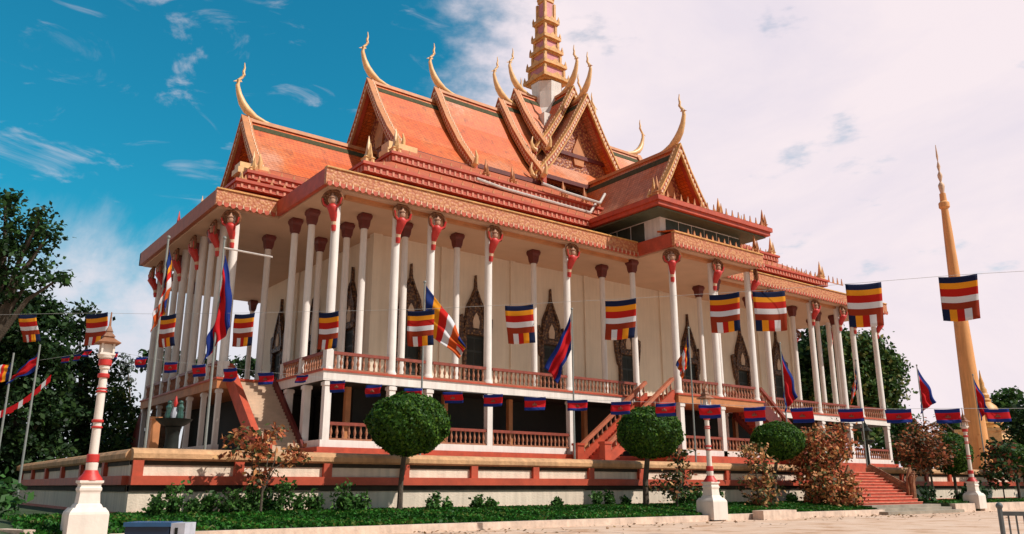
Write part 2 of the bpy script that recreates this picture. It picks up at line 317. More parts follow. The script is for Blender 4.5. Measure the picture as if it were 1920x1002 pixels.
kerb([(33.7,-17.62),(36.3,-17.62)], .48, 'pale kerb stub right of the red entrance steps')
kerb([(37.6,-17.62),(80,-17.62)], .48, 'pale kerb edging the lawn at the far right')
kerb([(-34,40),(-20.2,-8),(-16.0,-17.3)], .4, 'low kerb edging the hedge left of the large lamp post')
k = MB(); k.box(13.6,16.2,-18.5,-17.9,.0,.42); tag(k.build('concrete_planter', KERB), 'weathered concrete block set against the kerb below the crotons', 'block')

# ------------------------------------------------------------------ temple
XC, YC, LX, LY = 29.6, 15.8, 59.2, 31.6
FZ, CZ = 7.85, 18.35
T = empty('temple', (0, 0, TZ), 'Buddhist temple with white columns, orange tiled tiered roofs and a golden spire', 'temple')
def P_(mb, name, m, parent=None, **k): return mb.build(name, m, parent or T, **k)
# plinth and ground storey
p = MB(); p.box(-.9, 60.1, -.9, 32.5, TZ, 3.3); p.box(-.6, 59.8, -.6, 32.2, 3.3, 3.58); p.box(-4.5, -.9, 6.3, 25.3, TZ, 3.56); p.box(24.2, 35, -4.6, -.9, TZ, 3.56); P_(p, 'plinth', RED)
# boundary of the floor (cross plan), as list of edges
XS = [0, 4.05, 6.6, 11.1, 18.0, 24.7]
SX = XS + [LX - x for x in XS[::-1]]
PX = [25.15, 29.6, 34.05]; PY = -3.6; WX = -3.5
WYS = [7.2, 11.7, 15.8, 19.9, 24.4]
def slab(x0, x1, y0, y1, white):
    m = MB(); m.box(x0, x1, y0, y1, 7.22, 7.74); return m
p = slab(-.36, 59.56, -.36, 31.96, 1); P_(p, 'floor_slab', WHITE)
for q in ((-3.86, -.36, 6.9, 24.7), (24.75, 34.45, -3.96, -.36)): p = MB(); p.box(*q, 7.2, 7.74); P_(p, 'floor_slab', OCHRE)
p = MB(); p.box(-.44, 59.64, -.44, 32.04, 7.74, 7.85); p.box(-3.94, -.44, 6.82, 24.78, 7.74, 7.85); p.box(24.67, 34.53, -4.04, -.44, 7.74, 7.85); P_(p, 'floor_edge', RED)
p = MB(); p.box(-.3, 59.5, -.3, 31.9, 7.85, 7.856); p.box(-3.8, -.31, 7.0, 24.6, 7.85, 7.856); p.box(24.8, 34.4, -3.9, -.31, 7.85, 7.856); P_(p, 'bounce_deck', DECK)  # unseen pale layer added over the floor to bounce light onto the hall wall
for q in ((-.33, 17.4, -.33, .05, 3.58, 3.98), (41.8, 59.45, -.33, .05, 3.58, 3.98), (-.33, .05, .051, 2.0, 3.58, 3.98), (25, 34.2, -3.9, -3.5, 3.56, 3.98), (-3.8, -3.4, 7, 24.6, 3.56, 3.9)): p = MB(); p.box(*q); P_(p, 'base_kerb', WHITE)
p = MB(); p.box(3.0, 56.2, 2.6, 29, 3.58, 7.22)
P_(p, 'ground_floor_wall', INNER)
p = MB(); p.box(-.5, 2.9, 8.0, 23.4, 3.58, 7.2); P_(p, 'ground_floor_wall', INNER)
for i, x in enumerate([2.2, 5.2, 9.0, 14.2, 21, 38.2, 45, 50, 54]):
    m = MB(); m.box(x - .16, x + .16, 1.6, 1.92, 3.58, 7.22); P_(m, 'inner_post', OCHRE)
p = MB(); p.box(-.3, 59.5, -.3, 31.9, 7.19, 7.218); P_(p, 'ground_floor_ceiling_shade', INNER)  # dark sheet under the slab, veranda shade put into its colour
p = MB(); p.box(.1, 59.1, .1, 31, 3.58, 3.6); P_(p, 'ground_floor_deck', BROWN)  # floor coloured dark to continue the painted veranda shade
def gpost(x, y, z0=3.58, z1=7.2, w=.2):
    m = MB(); m.box(x - w, x + w, y - w, y + w, z0, z1); m.box(x - w - .05, x + w + .05, y - w - .05, y + w + .05, z1 - .25, z1 - .06); P_(m, 'ground_floor_post', WHITE)
for x in SX: gpost(x, -.12)
for x in PX: gpost(x, PY - .1)
for y in [2.4, 5.0]: gpost(-.1, y)
for y in [7.2, 10.0, 13.0, 16.4, 20.2, 24.4]: gpost(WX - .1, y, w=.14)
for y in [8, 16, 24, 31.6]: gpost(LX + .1, y)
# balustrades
def balustrade(p, q, z, h=1.05, step=.34, name='balustrade', rail=BROWN, posts=False, z2=None, balm=BAL):
    p, q = Vector((p[0], p[1], 0)), Vector((q[0], q[1], 0)); d = q - p; ln = d.length; d.normalize(); z2 = z if z2 is None else z2
    m = MB(); n = max(2, int(ln / step)); hh = h - .12
    for i in range(n):
        tt = (i + .5) / n; c = p + d * ln * tt; zz = z + (z2 - z) * tt
        m.lathe((c.x, c.y, zz), [(.07,.10),(.07,.2),(.045,.24),(.10,.42),(.09,.5),(.045,.66),(.05,.72),(.075,.78),(.075,hh)], 6)
    m.bar((p.x, p.y, z + .055), (q.x, q.y, z2 + .055), .2, .1)
    b_ = P_(m, name, balm, smooth=True, angle=60)
    r = MB(); r.bar((p.x, p.y, z + h - .08), (q.x, q.y, z2 + h - .08), .24, .17)
    P_(r, 'handrail', rail, b_); return b_
def newel(x, y, z, h=1.0, w=.17, m=WHITE):
    b_ = MB(); b_.box(x - w, x + w, y - w, y + w, z, z + h); P_(b_, 'balustrade_post', m)
allS = [(XS[i], XS[i+1]) for i in range(5)]
for a, b_ in allS + [(LX - b2, LX - a2) for a2, b2 in allS[::-1]]:
    balustrade((a + .27, -.1), (b_ - .27, -.1), FZ)
    if not (a >= 17.9 and b_ <= 24.9) and not (a >= 34 and b_ <= 41.3):
        balustrade((a + .2, -.12), (b_ - .2, -.12), 3.98, .98)
for a, b_ in zip(PX[:-1], PX[1:]): balustrade((a + .27, PY - .1), (b_ - .27, PY - .1), FZ); balustrade((a + .2, PY - .1), (b_ - .2, PY - .1), 3.98, .98)
balustrade((-.1, .25), (-.1, 6.1), FZ)
newel(-.1, 3.2, FZ); newel(-.1, 6.1, FZ); newel(0, -.1, FZ, 1.12, .21); newel(24.7, -.1, FZ, 1.05, .2); newel(34.5, -.1, FZ, 1.05, .2)
for a, b_ in zip(WYS[:-1], WYS[1:]):
    balustrade((WX - .12, a + .25), (WX - .12, b_ - .25), FZ)
    newel(WX - .12, (a + b_)/2, FZ); newel(WX - .12, a, FZ)
balustrade((LX + .1, .3), (LX + .1, 14), FZ, step=.6)
newel(WX + .1, 7.0, FZ)
# flights of steps
def flight(x0, x1, p0, p1, n, axis, m, name='staircase'):
    # steps from top point p0=(s,z) to bottom p1 along 'axis'; x0..x1 is the width on the other axis
    mb = MB()
    for i in range(n):
        sa = p0[0] + (p1[0] - p0[0]) * i / n; sb = p0[0] + (p1[0] - p0[0]) * (i + 1) / n
        z = p0[1] + (p1[1] - p0[1]) * (i + 1) / n; lo, hi = min(sa, sb), max(sa, sb)
        if axis == 'y': mb.box(x0, x1, lo, hi, z - .45 if i < n - 1 else TZ, z)
        else: mb.box(lo, hi, x0, x1, z - .45 if i < n - 1 else TZ, z)
    return P_(mb, name, m)
st = flight(-2.85, -.5, (7.0, FZ), (.3, TZ), 26, 'y', STEP)
def sloped_side(parent, name, m, x0, x1, y0, z0, y1, z1, drop=1.0, rise=.25):
    mb = MB(); mb.prism([(x0, y0, z0 - drop), (x0, y1, z1 - drop), (x0, y1, z1 + rise), (x0, y0, z0 + rise)], (x1 - x0, 0, 0)); return P_(mb, name, m, parent)
sloped_side(st, 'stair_parapet', RED, -3.3, -2.92, 7.05, FZ + .7, .5, TZ + .75, 1.0, .2)
sloped_side(st, 'stair_stringer', DRED, -.5, -.32, 6.6, FZ, .3, TZ, .7, .2)
for q in ((-3.45, -2.8, .1, .45, TZ, TZ + 1.3),): m = MB(); m.box(*q); P_(m, 'stair_newel', RED, st)
st = flight(-2.85, -.75, (24.6, FZ), (30.3, TZ), 26, 'y', STEP)
mb = MB()
for i in range(13):
    y = 24.7 + i * .43; z = FZ + .3 - i * .42; mb.box(-3.4, -2.9, y, y + .5, z - .55, z)
P_(mb, 'stair_parapet', DOT, st)
sloped_side(st, 'stair_stringer', DRED, -3.6, -3.42, 24.6, FZ, 30.3, TZ, 3.5, .1)
def side_stair(sgn):
    f = (lambda x: x) if sgn > 0 else (lambda x: LX - x)
    xa, xb = f(24.6), f(17.2); s_ = flight(-3.4, -1.2, (xa, FZ), (xb, TZ), 24, 'x', RSTEP)
    for y0 in (-3.75, -1.15):
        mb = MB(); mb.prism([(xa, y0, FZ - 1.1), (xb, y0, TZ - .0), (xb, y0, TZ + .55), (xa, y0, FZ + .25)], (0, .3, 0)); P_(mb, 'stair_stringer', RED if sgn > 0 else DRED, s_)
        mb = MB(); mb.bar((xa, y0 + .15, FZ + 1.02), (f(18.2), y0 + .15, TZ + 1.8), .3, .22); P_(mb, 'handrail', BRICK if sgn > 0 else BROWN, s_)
        mb = MB()
        for i in range(15):
            tt = (i + .5) / 15; x = xa + (f(18.2) - xa) * tt; z = FZ + .2 + (TZ + .95 - FZ - .2) * tt
            mb.lathe((x, y0 + .15, z), [(.06, 0), (.04, .1), (.09, .3), (.045, .5), (.06, .78)], 6)
        P_(mb, 'baluster', BAL, s_)
        mb = MB(); xx = f(17.9); mb.box(xx - .28, xx + .28, y0 - .1, y0 + .4, TZ, TZ + 1.75); mb.box(xx - .34, xx + .34, y0 - .16, y0 + .46, TZ + 1.75, TZ + 1.9); P_(mb, 'stair_newel', RED, s_)
side_stair(1); side_stair(-1)
# columns
def column(parent_name='column'):
    m = MB(); m.lathe((0,0,0), [(.34,0),(.34,.12),(.29,.2),(.27,.3),(.245,10.45)], 14); return m
HGT = CZ - FZ
def place(c, x, y, rz=0): c.location = (x, y, FZ - TZ); c.rotation_euler = (0, 0, rz); return c
m = MB(); m.lathe((0,0,0), [(.34,0),(.34,.12),(.29,.2),(.27,.3),(.245,HGT)], 14)
m = MB(); m.lathe((0,0,0), [(.30,0),(.30,.12),(.25,.2),(.23,.3),(.21,HGT)], 14)
plain = m.build('column', WHITE, T, local=True, smooth=True); plain.location = (0, 0, FZ - TZ)
m = MB(); m.lathe((0,0,0), [(.30, HGT-1.0),(.32,HGT-.88),(.36,HGT-.85),(.42,HGT-.45),(.52,HGT-.28),(.54,HGT-.1),(.47,HGT-.09),(.47,HGT-.002)], 4, pi/4)
m.build('capital', DRED, plain, local=True)
m = MB(); m.lathe((0,0,0), [(.34,0),(.34,.12),(.29,.2),(.27,.3),(.245,HGT)], 14)
fig = m.build('column', WHITE, T, local=True, smooth=True); fig.location = (0, 0, FZ - TZ)
b0 = HGT - 2.4
m = MB(); m.tube([(0,-.26,b0),(0,-.29,b0+.2),(0,-.30,b0+.34)], [.13,.15,.15], 8); m.tube([(0,-.33,b0+.56),(0,-.42,b0+.85),(0,-.56,b0+1.1),(0,-.68,b0+1.35),(0,-.70,b0+1.5)], [.15,.22,.26,.33,.2], 9)
for s_ in (-1, 1): m.tube([(s_*.27,-.68,b0+1.36),(s_*.5,-.74,b0+1.5),(s_*.58,-.8,b0+1.85)], [.10,.085,.06], 6)
m.build('bracket_figure', LAMPR, fig, local=True, smooth=True, angle=60)
m = MB(); m.tube([(0,-.30,b0+.34),(0,-.33,b0+.56)], [.14,.145], 8); m.build('leg_band', DOT, fig, local=True, smooth=True)
m = MB(); m.sphere((0,-.74,b0+1.68), .19, 9, 7, (1,.95,1.15)); m.lathe((0,-.74,b0+1.84), [(.19,0),(.21,.06),(.1,.14),(.04,.32)], 8)
m.build('figure_head', FACEM, fig, local=True, smooth=True)
m = MB(); m.tube([(.60*cos(a), -.62 - .1*abs(cos(a)), b0 + 1.78 + .55*sin(a)) for a in np.linspace(-.9, pi+.9, 19)], [.05]+[.10]*17+[.05], 6)
for a in np.linspace(-.6, pi+.6, 13): m.bar((.3*cos(a), -.64, b0+1.78+.28*sin(a)), (.58*cos(a), -.66, b0+1.78+.53*sin(a)), .13, .05, (0,1,0))
m.build('figure_wing', WINGM, fig, local=True)
first = {'p': plain, 'f': fig}; used = set()
def col_at(kind, x, y, rz=0):
    o = first[kind] if kind not in used else copy_tree(first[kind], T); used.add(kind); return place(o, x, y, rz)
for x in SX: col_at('p' if abs(x - 24.7) < .1 or abs(x - 34.5) < .1 else 'f', x, 0, -pi/4 if x == 0 else (pi/4 if x == LX else 0))
for x in PX: col_at('f' if x < 34 or 1 else 'p', x, PY, -pi/4 if x < 26 else (pi/4 if x > 33 else 0))
for y in [7.2, 9.5, 13.8, 17.9, 22.2, 24.4]: col_at('f', WX, y, -pi/4 if y < 8 else -pi/2)
for y in [11.7, 15.8, 19.9]: col_at('p', WX, y)
for y in [3.7, 27.9]: col_at('p', .1, y)
for y in [6.1, 10.7]: col_at('p', 0, y)
for x in [3.1, 6.1, 10.2, 16.95, 23.85]:
    col_at('p', x, 2.46); col_at('p', LX - x, 2.46)
for y in [4.9, 9.1]: col_at('p', 3.1, y)
for y in [5, 9.5, 14, 18.5, 23]: col_at('p', LX - 3.1, y); col_at('f', LX, y, pi/2)
for x in [6.6]: col_at('p', x, LY)
for y in [12, 19.6]: col_at('p', LX, y)
# hall
p = MB(); p.box(5.8, LX - 5.8, 5.8, 25.8, FZ, CZ); hall = P_(p, 'hall_wall', CREAM)
def pil(*q): p = MB(); p.box(*q, FZ, CZ); P_(p, 'pilaster', CREAM, hall)
for x in (5.8, LX - 5.8): pil(x - .35, x + .35, 5.62, 6.2)
for x in (11.2, 17.5, 25.1, 34.1, 41.7, 48): pil(x - .22, x + .22, 5.66, 5.798)
for y in (12.5, 19.1): pil(5.66, 5.798, y - .22, y + .22)
def door(cx, cy, nrm):
    # nrm: outward normal 'S' or 'W'
    def M(a, o, z): return (cx + a, cy - o, z) if nrm == 'S' else (cx - o, cy - a, z)
    def slabp(mb, pts, d0, d1):
        mb.prism([M(a, d0, z) for a, z in pts], Vector(M(0, d1, 0)) - Vector(M(0, d0, 0)))
    z0 = FZ; dm = MB(); slabp(dm, [(-1.0, z0), (1.0, z0), (1.0, z0+4.3), (-1.0, z0+4.3)], .01, .05); d = P_(dm, 'door', DARK)
    f = MB()
    for s_ in (-1, 1):
        slabp(f, [(s_*.82, z0), (s_*1.02, z0), (s_*1.02, z0+4.3), (s_*.82, z0+4.3)], .02, .32)
        slabp(f, [(s_*1.02, z0+3.3), (s_*1.2, z0+3.5), (s_*1.42, z0+4.6), (s_*1.5, z0+5.6), (s_*1.18, z0+5.75), (s_*1.1, z0+4.9), (s_*1.0, z0+4.4)], .04, .3)
    slabp(f, [(-1.06, z0+4.3), (1.06, z0+4.3), (1.06, z0+4.62), (-1.06, z0+4.62)], .02, .44)
    slabp(f, [(-1.2, z0+4.62), (1.2, z0+4.62), (1.12, z0+5.3), (.86, z0+5.7), (.82, z0+6.25), (.62, z0+6.7), (.4, z0+7.1), (.22, z0+7.55), (.1, z0+7.8), (.03, z0+8.8), (-.03, z0+8.8), (-.1, z0+7.8), (-.22, z0+7.55), (-.4, z0+7.1), (-.62, z0+6.7), (-.82, z0+6.25), (-.86, z0+5.7), (-1.12, z0+5.3)], .03, .26)
    for s_ in (-1, 1): slabp(f, [(s_*.95, z0+4.62), (s_*1.1, z0+4.62), (s_*.78, z0+6.0), (s_*.12, z0+7.6), (0, z0+7.6), (s_*.62, z0+5.9)], .26, .36)
    P_(f, 'door_frame', DOORF, d)
    c = MB(); slabp(c, [(-.24, z0+4.8), (.24, z0+4.8), (.3, z0+5.3), (.16, z0+5.7), (0, z0+5.95), (-.16, z0+5.7), (-.3, z0+5.3)], .26, .31); P_(c, 'door_medallion', STEP, d)
    lf = MB()
    for s_ in (-1, 1):
        for k_ in range(4): slabp(lf, [(s_*.06, z0+.2+k_*1.0), (s_*.74, z0+.2+k_*1.0), (s_*.74, z0+1.05+k_*1.0), (s_*.06, z0+1.05+k_*1.0)], .05, .075)
    P_(lf, 'door_panel', INNER, d)
for x in (8.5, 14.0, 21.2, 29.6, 37.4, 44.9, 50.6): door(x, 5.8, 'S')
for y in (9.0, 15.2, 22): door(5.8, y, 'W')
# ceiling and ornate fascia
E0, E1, EY0, EY1 = -1.2, 60.4, -1.0, 32.6
WE, WY0, WY1 = -5.1, 6.45, 25.1
PE0, PE1, PEY = 24.35, 34.85, -4.7
p = MB(); p.box(E0 + .3, E1 - .3, EY0 + .3, EY1 - .3, CZ, 19.0); p.box(WE + .3, E0 + .3, WY0 + .3, WY1 - .3, CZ + .003, 19.0); p.box(PE0 + .3, PE1 - .3, PEY + .3, EY0 + .3, CZ + .003, 19.0)
P_(p, 'ceiling', CEIL)
for (a, b_, c, d_) in ((.5, 24.2, .2, .55), (35, 58.7, .2, .55), (25, 34.2, -3.5, -3.1)): p = MB(); p.box(a, b_, c - .35, d_ - .35, CZ - .22, CZ - .002); P_(p, 'ceiling_beam', OCHRE)
def fascia(pa, pb, nrm, m=FASC, z0=18.45, z1=19.45, teeth=True):
    pa, pb, nr = Vector((*pa, 0)), Vector((*pb, 0)), Vector((*nrm, 0)); d = (pb - pa).normalized(); ln = (pb - pa).length
    mb = MB(); c = (pa + pb)/2 - nr*.12
    mb.prism([pa - nr*.26 + Vector((0,0,z0)), pb - nr*.26 + Vector((0,0,z0)), pb + Vector((0,0,z0)), pa + Vector((0,0,z0))], (0,0,z1 - z0))
    f = P_(mb, 'eave_fascia', m)
    if not teeth: return f
    t1, t2 = MB(), MB(); n = int(ln / .42)
    for i in range(n):
        s_ = (i + .5) / n * ln; q = pa + d*s_ + nr*.02; w = .15
        t1.prism([q - d*w + Vector((0,0,z0+.09)), q + d*w + Vector((0,0,z0+.09)), q + d*.12 + Vector((0,0,z0-.06)), q + Vector((0,0,z0-.13)), q - d*.12 + Vector((0,0,z0-.06))], nr*.04)
        q2 = q + d * (.21); w = .045
        t2.prism([q2 - d*w + Vector((0,0,z0+.02)), q2 + d*w + Vector((0,0,z0+.02)), q2 + d*.035 + Vector((0,0,z0+.2)), q2 + Vector((0,0,z0+.3)), q2 - d*.035 + Vector((0,0,z0+.2))], nr*.045)
    for tm, zz, th in ((t1, z0 + .09, .07), (t2, z0 + .0, .03)): tm.prism([pa + d*.1 + nr*.02 + Vector((0,0,zz)), pb - d*.1 + nr*.02 + Vector((0,0,zz)), pb - d*.1 + nr*.02 + Vector((0,0,zz+th)), pa + d*.1 + nr*.02 + Vector((0,0,zz+th))], nr*.03)
    P_(t1, 'fascia_teeth', RED, f); P_(t2, 'fascia_leaves', DOT, f)
    b2 = MB(); b2.prism([pa - nr*.3 + Vector((0,0,z1)), pb - nr*.3 + Vector((0,0,z1)), pb + nr*.08 + Vector((0,0,z1)), pa + nr*.08 + Vector((0,0,z1))], (0,0,.09)); P_(b2, 'fascia_moulding', GOLD, f)
    return f
fascia((E0, EY0), (PE0, EY0), (0,-1)); fascia((PE1, EY0), (E1, EY0), (0,-1)); fascia((PE0, PEY), (PE1, PEY), (0,-1))
fascia((WE, WY0), (E0, WY0), (0,-1))
fascia((E0, WY0), (E0, EY0 + .26), (-1,0), RED, teeth=False); fascia((WE, WY1), (WE, WY0 + .26), (-1,0), WFAS, teeth=False)
fascia((PE0, EY0), (PE0, PEY + .26), (-1,0), RED, teeth=False); fascia((PE1, PEY + .26), (PE1, EY0), (1,0), RED, teeth=False)
fascia((E1, EY0 + .26), (E1, EY1), (1,0), RED, teeth=False); fascia((E0, EY1), (E1, EY1), (0,1), RED, teeth=False); fascia((WE, WY1), (E0, WY1), (0,1), RED, teeth=False)
# skirt roofs: hip frusta with upright red bands and antefix rows
def acroterion(x, y, z, sc=1.0, m=PGOLD, parent=None):
    a = MB(); a.lathe((x, y, z), [(.6*sc,0),(.6*sc,.14*sc),(.45*sc,.2*sc),(.45*sc,.4*sc),(.55*sc,.46*sc),(.3*sc,.62*sc),(.2*sc,.9*sc),(.12*sc,1.5*sc),(.02,2.1*sc)], 4, pi/4)
    a.lathe((x, y - .3*sc, z), [(.16*sc,.3*sc),(.2*sc,.6*sc),(.12*sc,1.0*sc),(.02,1.5*sc)], 4); return P_(a, 'acroterion', m, parent)
def tier(r0, z0, r1, z1, band=.5, name='roof_tier', dots=True, m=RTILE, bandm=RED):
    # r=(x0,x1,y0,y1): slope from r0 at z0 to r1 at z1
    (a0,a1,b0_,b1), (c0,c1,d0,d1) = r0, r1; mb = MB()
    v = [(a0,b0_,z0),(a1,b0_,z0),(a1,b1,z0),(a0,b1,z0),(c0,d0,z1),(c1,d0,z1),(c1,d1,z1),(c0,d1,z1)]
    mb.add(v, [(0,1,5,4),(1,2,6,5),(2,3,7,6),(3,0,4,7),(4,5,6,7),(3,2,1,0)]); ro = P_(mb, name, m)
    if band:
        b_ = MB(); o = .08
        for k_, (za, zb, oo) in enumerate(((z0 - band, z0 - .16, o), (z0 - .16, z0 + .04, o + .14))):
            x0, x1, y0, y1 = a0 - oo, a1 + oo, b0_ - oo, b1 + oo; w = .5
            b_.box(x0, x1, y0, y0 + w, za, zb); b_.box(x0, x1, y1 - w, y1, za, zb); b_.box(x0, x0 + w, y0 + w, y1 - w, za, zb); b_.box(x1 - w, x1, y0 + w, y1 - w, za, zb)
        P_(b_, 'roof_band', bandm, ro)
        if dots:
            dm = MB()
            n = int((a1 - a0) / .46)
            for i in range(n):
                x = a0 + (i + .5) * (a1 - a0) / n; dm.box(x - .075, x + .075, b0_ - o - .05, b0_ - o - .002, z0 - band + .05, z0 - .24)
            n = int((b1 - b0_) / .46)
            for i in range(n):
                y = b0_ + (i + .5) * (b1 - b0_) / n; dm.box(a0 - o - .05, a0 - o - .002, y - .075, y + .075, z0 - band + .05, z0 - .24)
            dm.box(a0, a1, b0_ - o - .03, b0_ - o - .001, z0 - band + .02, z0 - band + .05); dm.box(a0 - o - .03, a0 - o - .001, b0_, b1, z0 - band + .02, z0 - band + .05)
            P_(dm, 'band_dots', BDOT, ro)
            af = MB()
            for i in range(int((a1 - a0) / .9)):
                x = a0 + .45 + i * .9; af.prism([(x - .13, b0_ - .1, z0 + .03), (x + .13, b0_ - .1, z0 + .03), (x + .06, b0_ - .1, z0 + .22), (x, b0_ - .1, z0 + .42), (x - .06, b0_ - .1, z0 + .22)], (0, .06, 0))
            af.box(a0, a1, b0_ - .1, b0_ - .04, z0 + .025, z0 + .06)
            P_(af, 'antefix_row', OCHRE, ro)
    return ro
def inset(r, d): return (r[0] + d, r[1] - d, r[2] + d, r[3] - d)
R0 = (E0, E1, EY0, EY1); RW = (WE, XC, WY0, WY1)
tier((E0 + .02, E1 - .02, EY0 + .02, EY1 - .02), 19.48, (2.9, 56.3, 2.6, 29.0), 21.1, 0)
tb = tier((3.1, 56.1, 2.8, 28.8), 22.05, (6.6, 52.6, 5.7, 25.9), 23.9, .62)
tc_ = tier((6.8, 52.4, 5.9, 25.7), 24.75, (9.5, 49.7, 9.9, 21.7), 27.3, .66)
for (x, y, z) in ((3.5, 3.2, 22.05), (55.7, 3.2, 22.05), (3.5, 28.4, 22.05)): acroterion(x, y, z, 1, PGOLD, tb)
for (x, y, z) in ((7.2, 6.3, 24.75), (52, 6.3, 24.75), (7.2, 25.3, 24.75)): acroterion(x, y, z, 1, PGOLD, tc_)
for x in (15.2, 23.2, 17.8, 25.6): acroterion(x, 6.2, 24.75, .8, OCHRE, tc_)
tier((WE + .02, 4, WY0 + .02, WY1 - .02), 19.46, (-3.4, 4, 8.1, 23.5), 20.2, 0)
tw = tier((-3.3, 4, 8.2, 23.4), 21.0, (-2.2, 5, 9.6, 22.0), 21.5, .55)
tw2 = tier((-2.1, 6, 9.7, 21.9), 22.35, (-1.0, 9, 11.5, 20.1), 23.5, .55)
acroterion(-3.0, 8.6, 21.0, .5, PGOLD, tw); acroterion(-3.0, 23.0, 21.0, .9, LAMPR, tw); acroterion(-1.75, 10.1, 22.35, .8, PGOLD, tw2); acroterion(-1.75, 21.5, 22.35, .8, PGOLD, tw2)
m = MB()
m.box(-2.6, -.2, 10.6, 11.9, 22.5, 22.9); m.box(-2.4, -.3, 10.9, 12.0, 22.9, 23.4); P_(m, 'gable_pedestal', PGOLD, tw2)
m = MB(); m.box(7.6, 10.6, 8.2, 9.6, 25.75, 26.15); m.box(7.9, 10.4, 8.6, 9.8, 26.15, 26.9); P_(m, 'gable_pedestal', PGOLD, tc_)
# white gutters
for (xa, xb, y, z) in ((13.9, 25.6, 5.55, 24.0), (20.3, 26.6, 5.4, 25.05)):
    m = MB(); m.tube([(xa, y, z + .25), (xa + 2.5, y - .05, z + .02), (xb, y - .05, z - .1)], .13, 7); m.tube([(xb, y - .05, z - .1), (xb + .9, y + .2, z + 1.0)], .12, 7); P_(m, 'gutter', GUT, tc_, smooth=True)
# south porch upper storey
p = MB(); p.box(24.9, 34.3, -2.9, 4, 19.3, 21.2); cw = P_(p, 'clerestory_wall', WHITE)
for x in np.arange(26.2, 34.2, 1.5): p = MB(); p.box(x - .68, x + .68, -2.95, -2.902, 19.6, 21.1); P_(p, 'louvre', LOUV, cw)
for y in np.arange(-.6, 3, 1.5): p = MB(); p.box(24.85, 24.898, y - .68, y + .68, 19.6, 21.1); P_(p, 'louvre', LOUV, cw)
p = MB(); p.box(23.2, 36.0, -4.3, 5, 21.2, 21.3); P_(p, 'soffit', DGREEN)
p = MB(); p.box(22.95, 36.25, -4.6, 5.3, 21.35, 21.66); p.box(22.8, 36.4, -4.75, 5.4, 21.66, 22.0); P_(p, 'roof_band', RED)
ts = tier((22.85, 36.35, -4.7, 7), 22.04, (25.2, 34.0, -2.2, 7), 22.75, 0)
ts2 = tier((25.3, 33.9, -2.1, 9), 23.0, (26.3, 32.9, -1.2, 9), 23.35, .3, dots=False)
for x in (35.9, 23.3): acroterion(x, -4.2, 22.0, .8, OCHRE, ts)
for x in (33.5, 25.7): acroterion(x, -1.7, 23.0, .9, GOLD, ts)
m = MB()
for x in np.arange(24, 36, .75): m.prism([(x - .16, -4.6, 22.0), (x + .16, -4.6, 22.0), (x + .06, -4.6, 22.3), (x, -4.6, 22.62), (x - .06, -4.6, 22.3)], (0, .07, 0))
m.box(23, 36.2, -4.6, -4.54, 22.001, 22.03); P_(m, 'antefix_row', OCHRE, ts)
p = MB(); p.prism([(PE0 + .1, PEY + .1, 19.53), (PE1 - .1, PEY + .1, 19.53), (PE1 - .5, -2.6, 20.0), (PE0 + .5, -2.6, 20.0)], (0, 0, .12)); pr = P_(p, 'roof_tier', TILE)
m = MB()
for x in np.arange(26, PE1, .7): m.prism([(x - .14, PEY + .05, 19.54), (x + .14, PEY + .05, 19.54), (x, PEY + .05, 20.0)], (0, .07, 0))
m.box(25.8, PE1 - .1, PEY + .052, PEY + .118, 19.52, 19.56); P_(m, 'antefix_row', OCHRE, pr); acroterion(PE1 - .3, PEY + .5, 19.5, .85, OCHRE, pr)
m = MB()
for x in np.arange(44, E1 - 1, .8): m.prism([(x - .15, 2.9, 22.05), (x + .15, 2.9, 22.05), (x, 2.9, 22.75)], (0, .07, 0))
m.box(43.8, E1 - 1, 2.902, 2.968, 22.03, 22.08); P_(m, 'antefix_row', OCHRE, tb)
# gables
def chofa(parent, base, d, sc=1.0):
    # curving horn finial rising from the ridge tip; d is the outward direction
    pr = [(-2.6,-.05,.10),(-1.7,.02,.17),(-.9,.22,.25),(-.2,.65,.33),(.2,1.15,.30),(.5,1.8,.22),(.68,2.5,.16),(.64,2.95,.13),(.42,3.25,.12),(.26,3.5,.12),(.32,3.8,.10),(.25,4.1,.075),(.3,4.55,.03)]
    b_ = Vector(base); d = Vector(d); m = MB(); m.tube([b_ + d*o*sc + Vector((0,0,z*sc)) for o, z, r in pr], [r*sc for o, z, r in pr], 8)
    m.prism([b_ + d*.35*sc + Vector((0,0,2.9*sc)), b_ + d*1.05*sc + Vector((0,0,2.75*sc)), b_ + d*.5*sc + Vector((0,0,3.15*sc))], d.cross(Vector((0,0,1)))*.06)
    return P_(m, 'horn_finial', PGOLD, parent, smooth=True, angle=50)
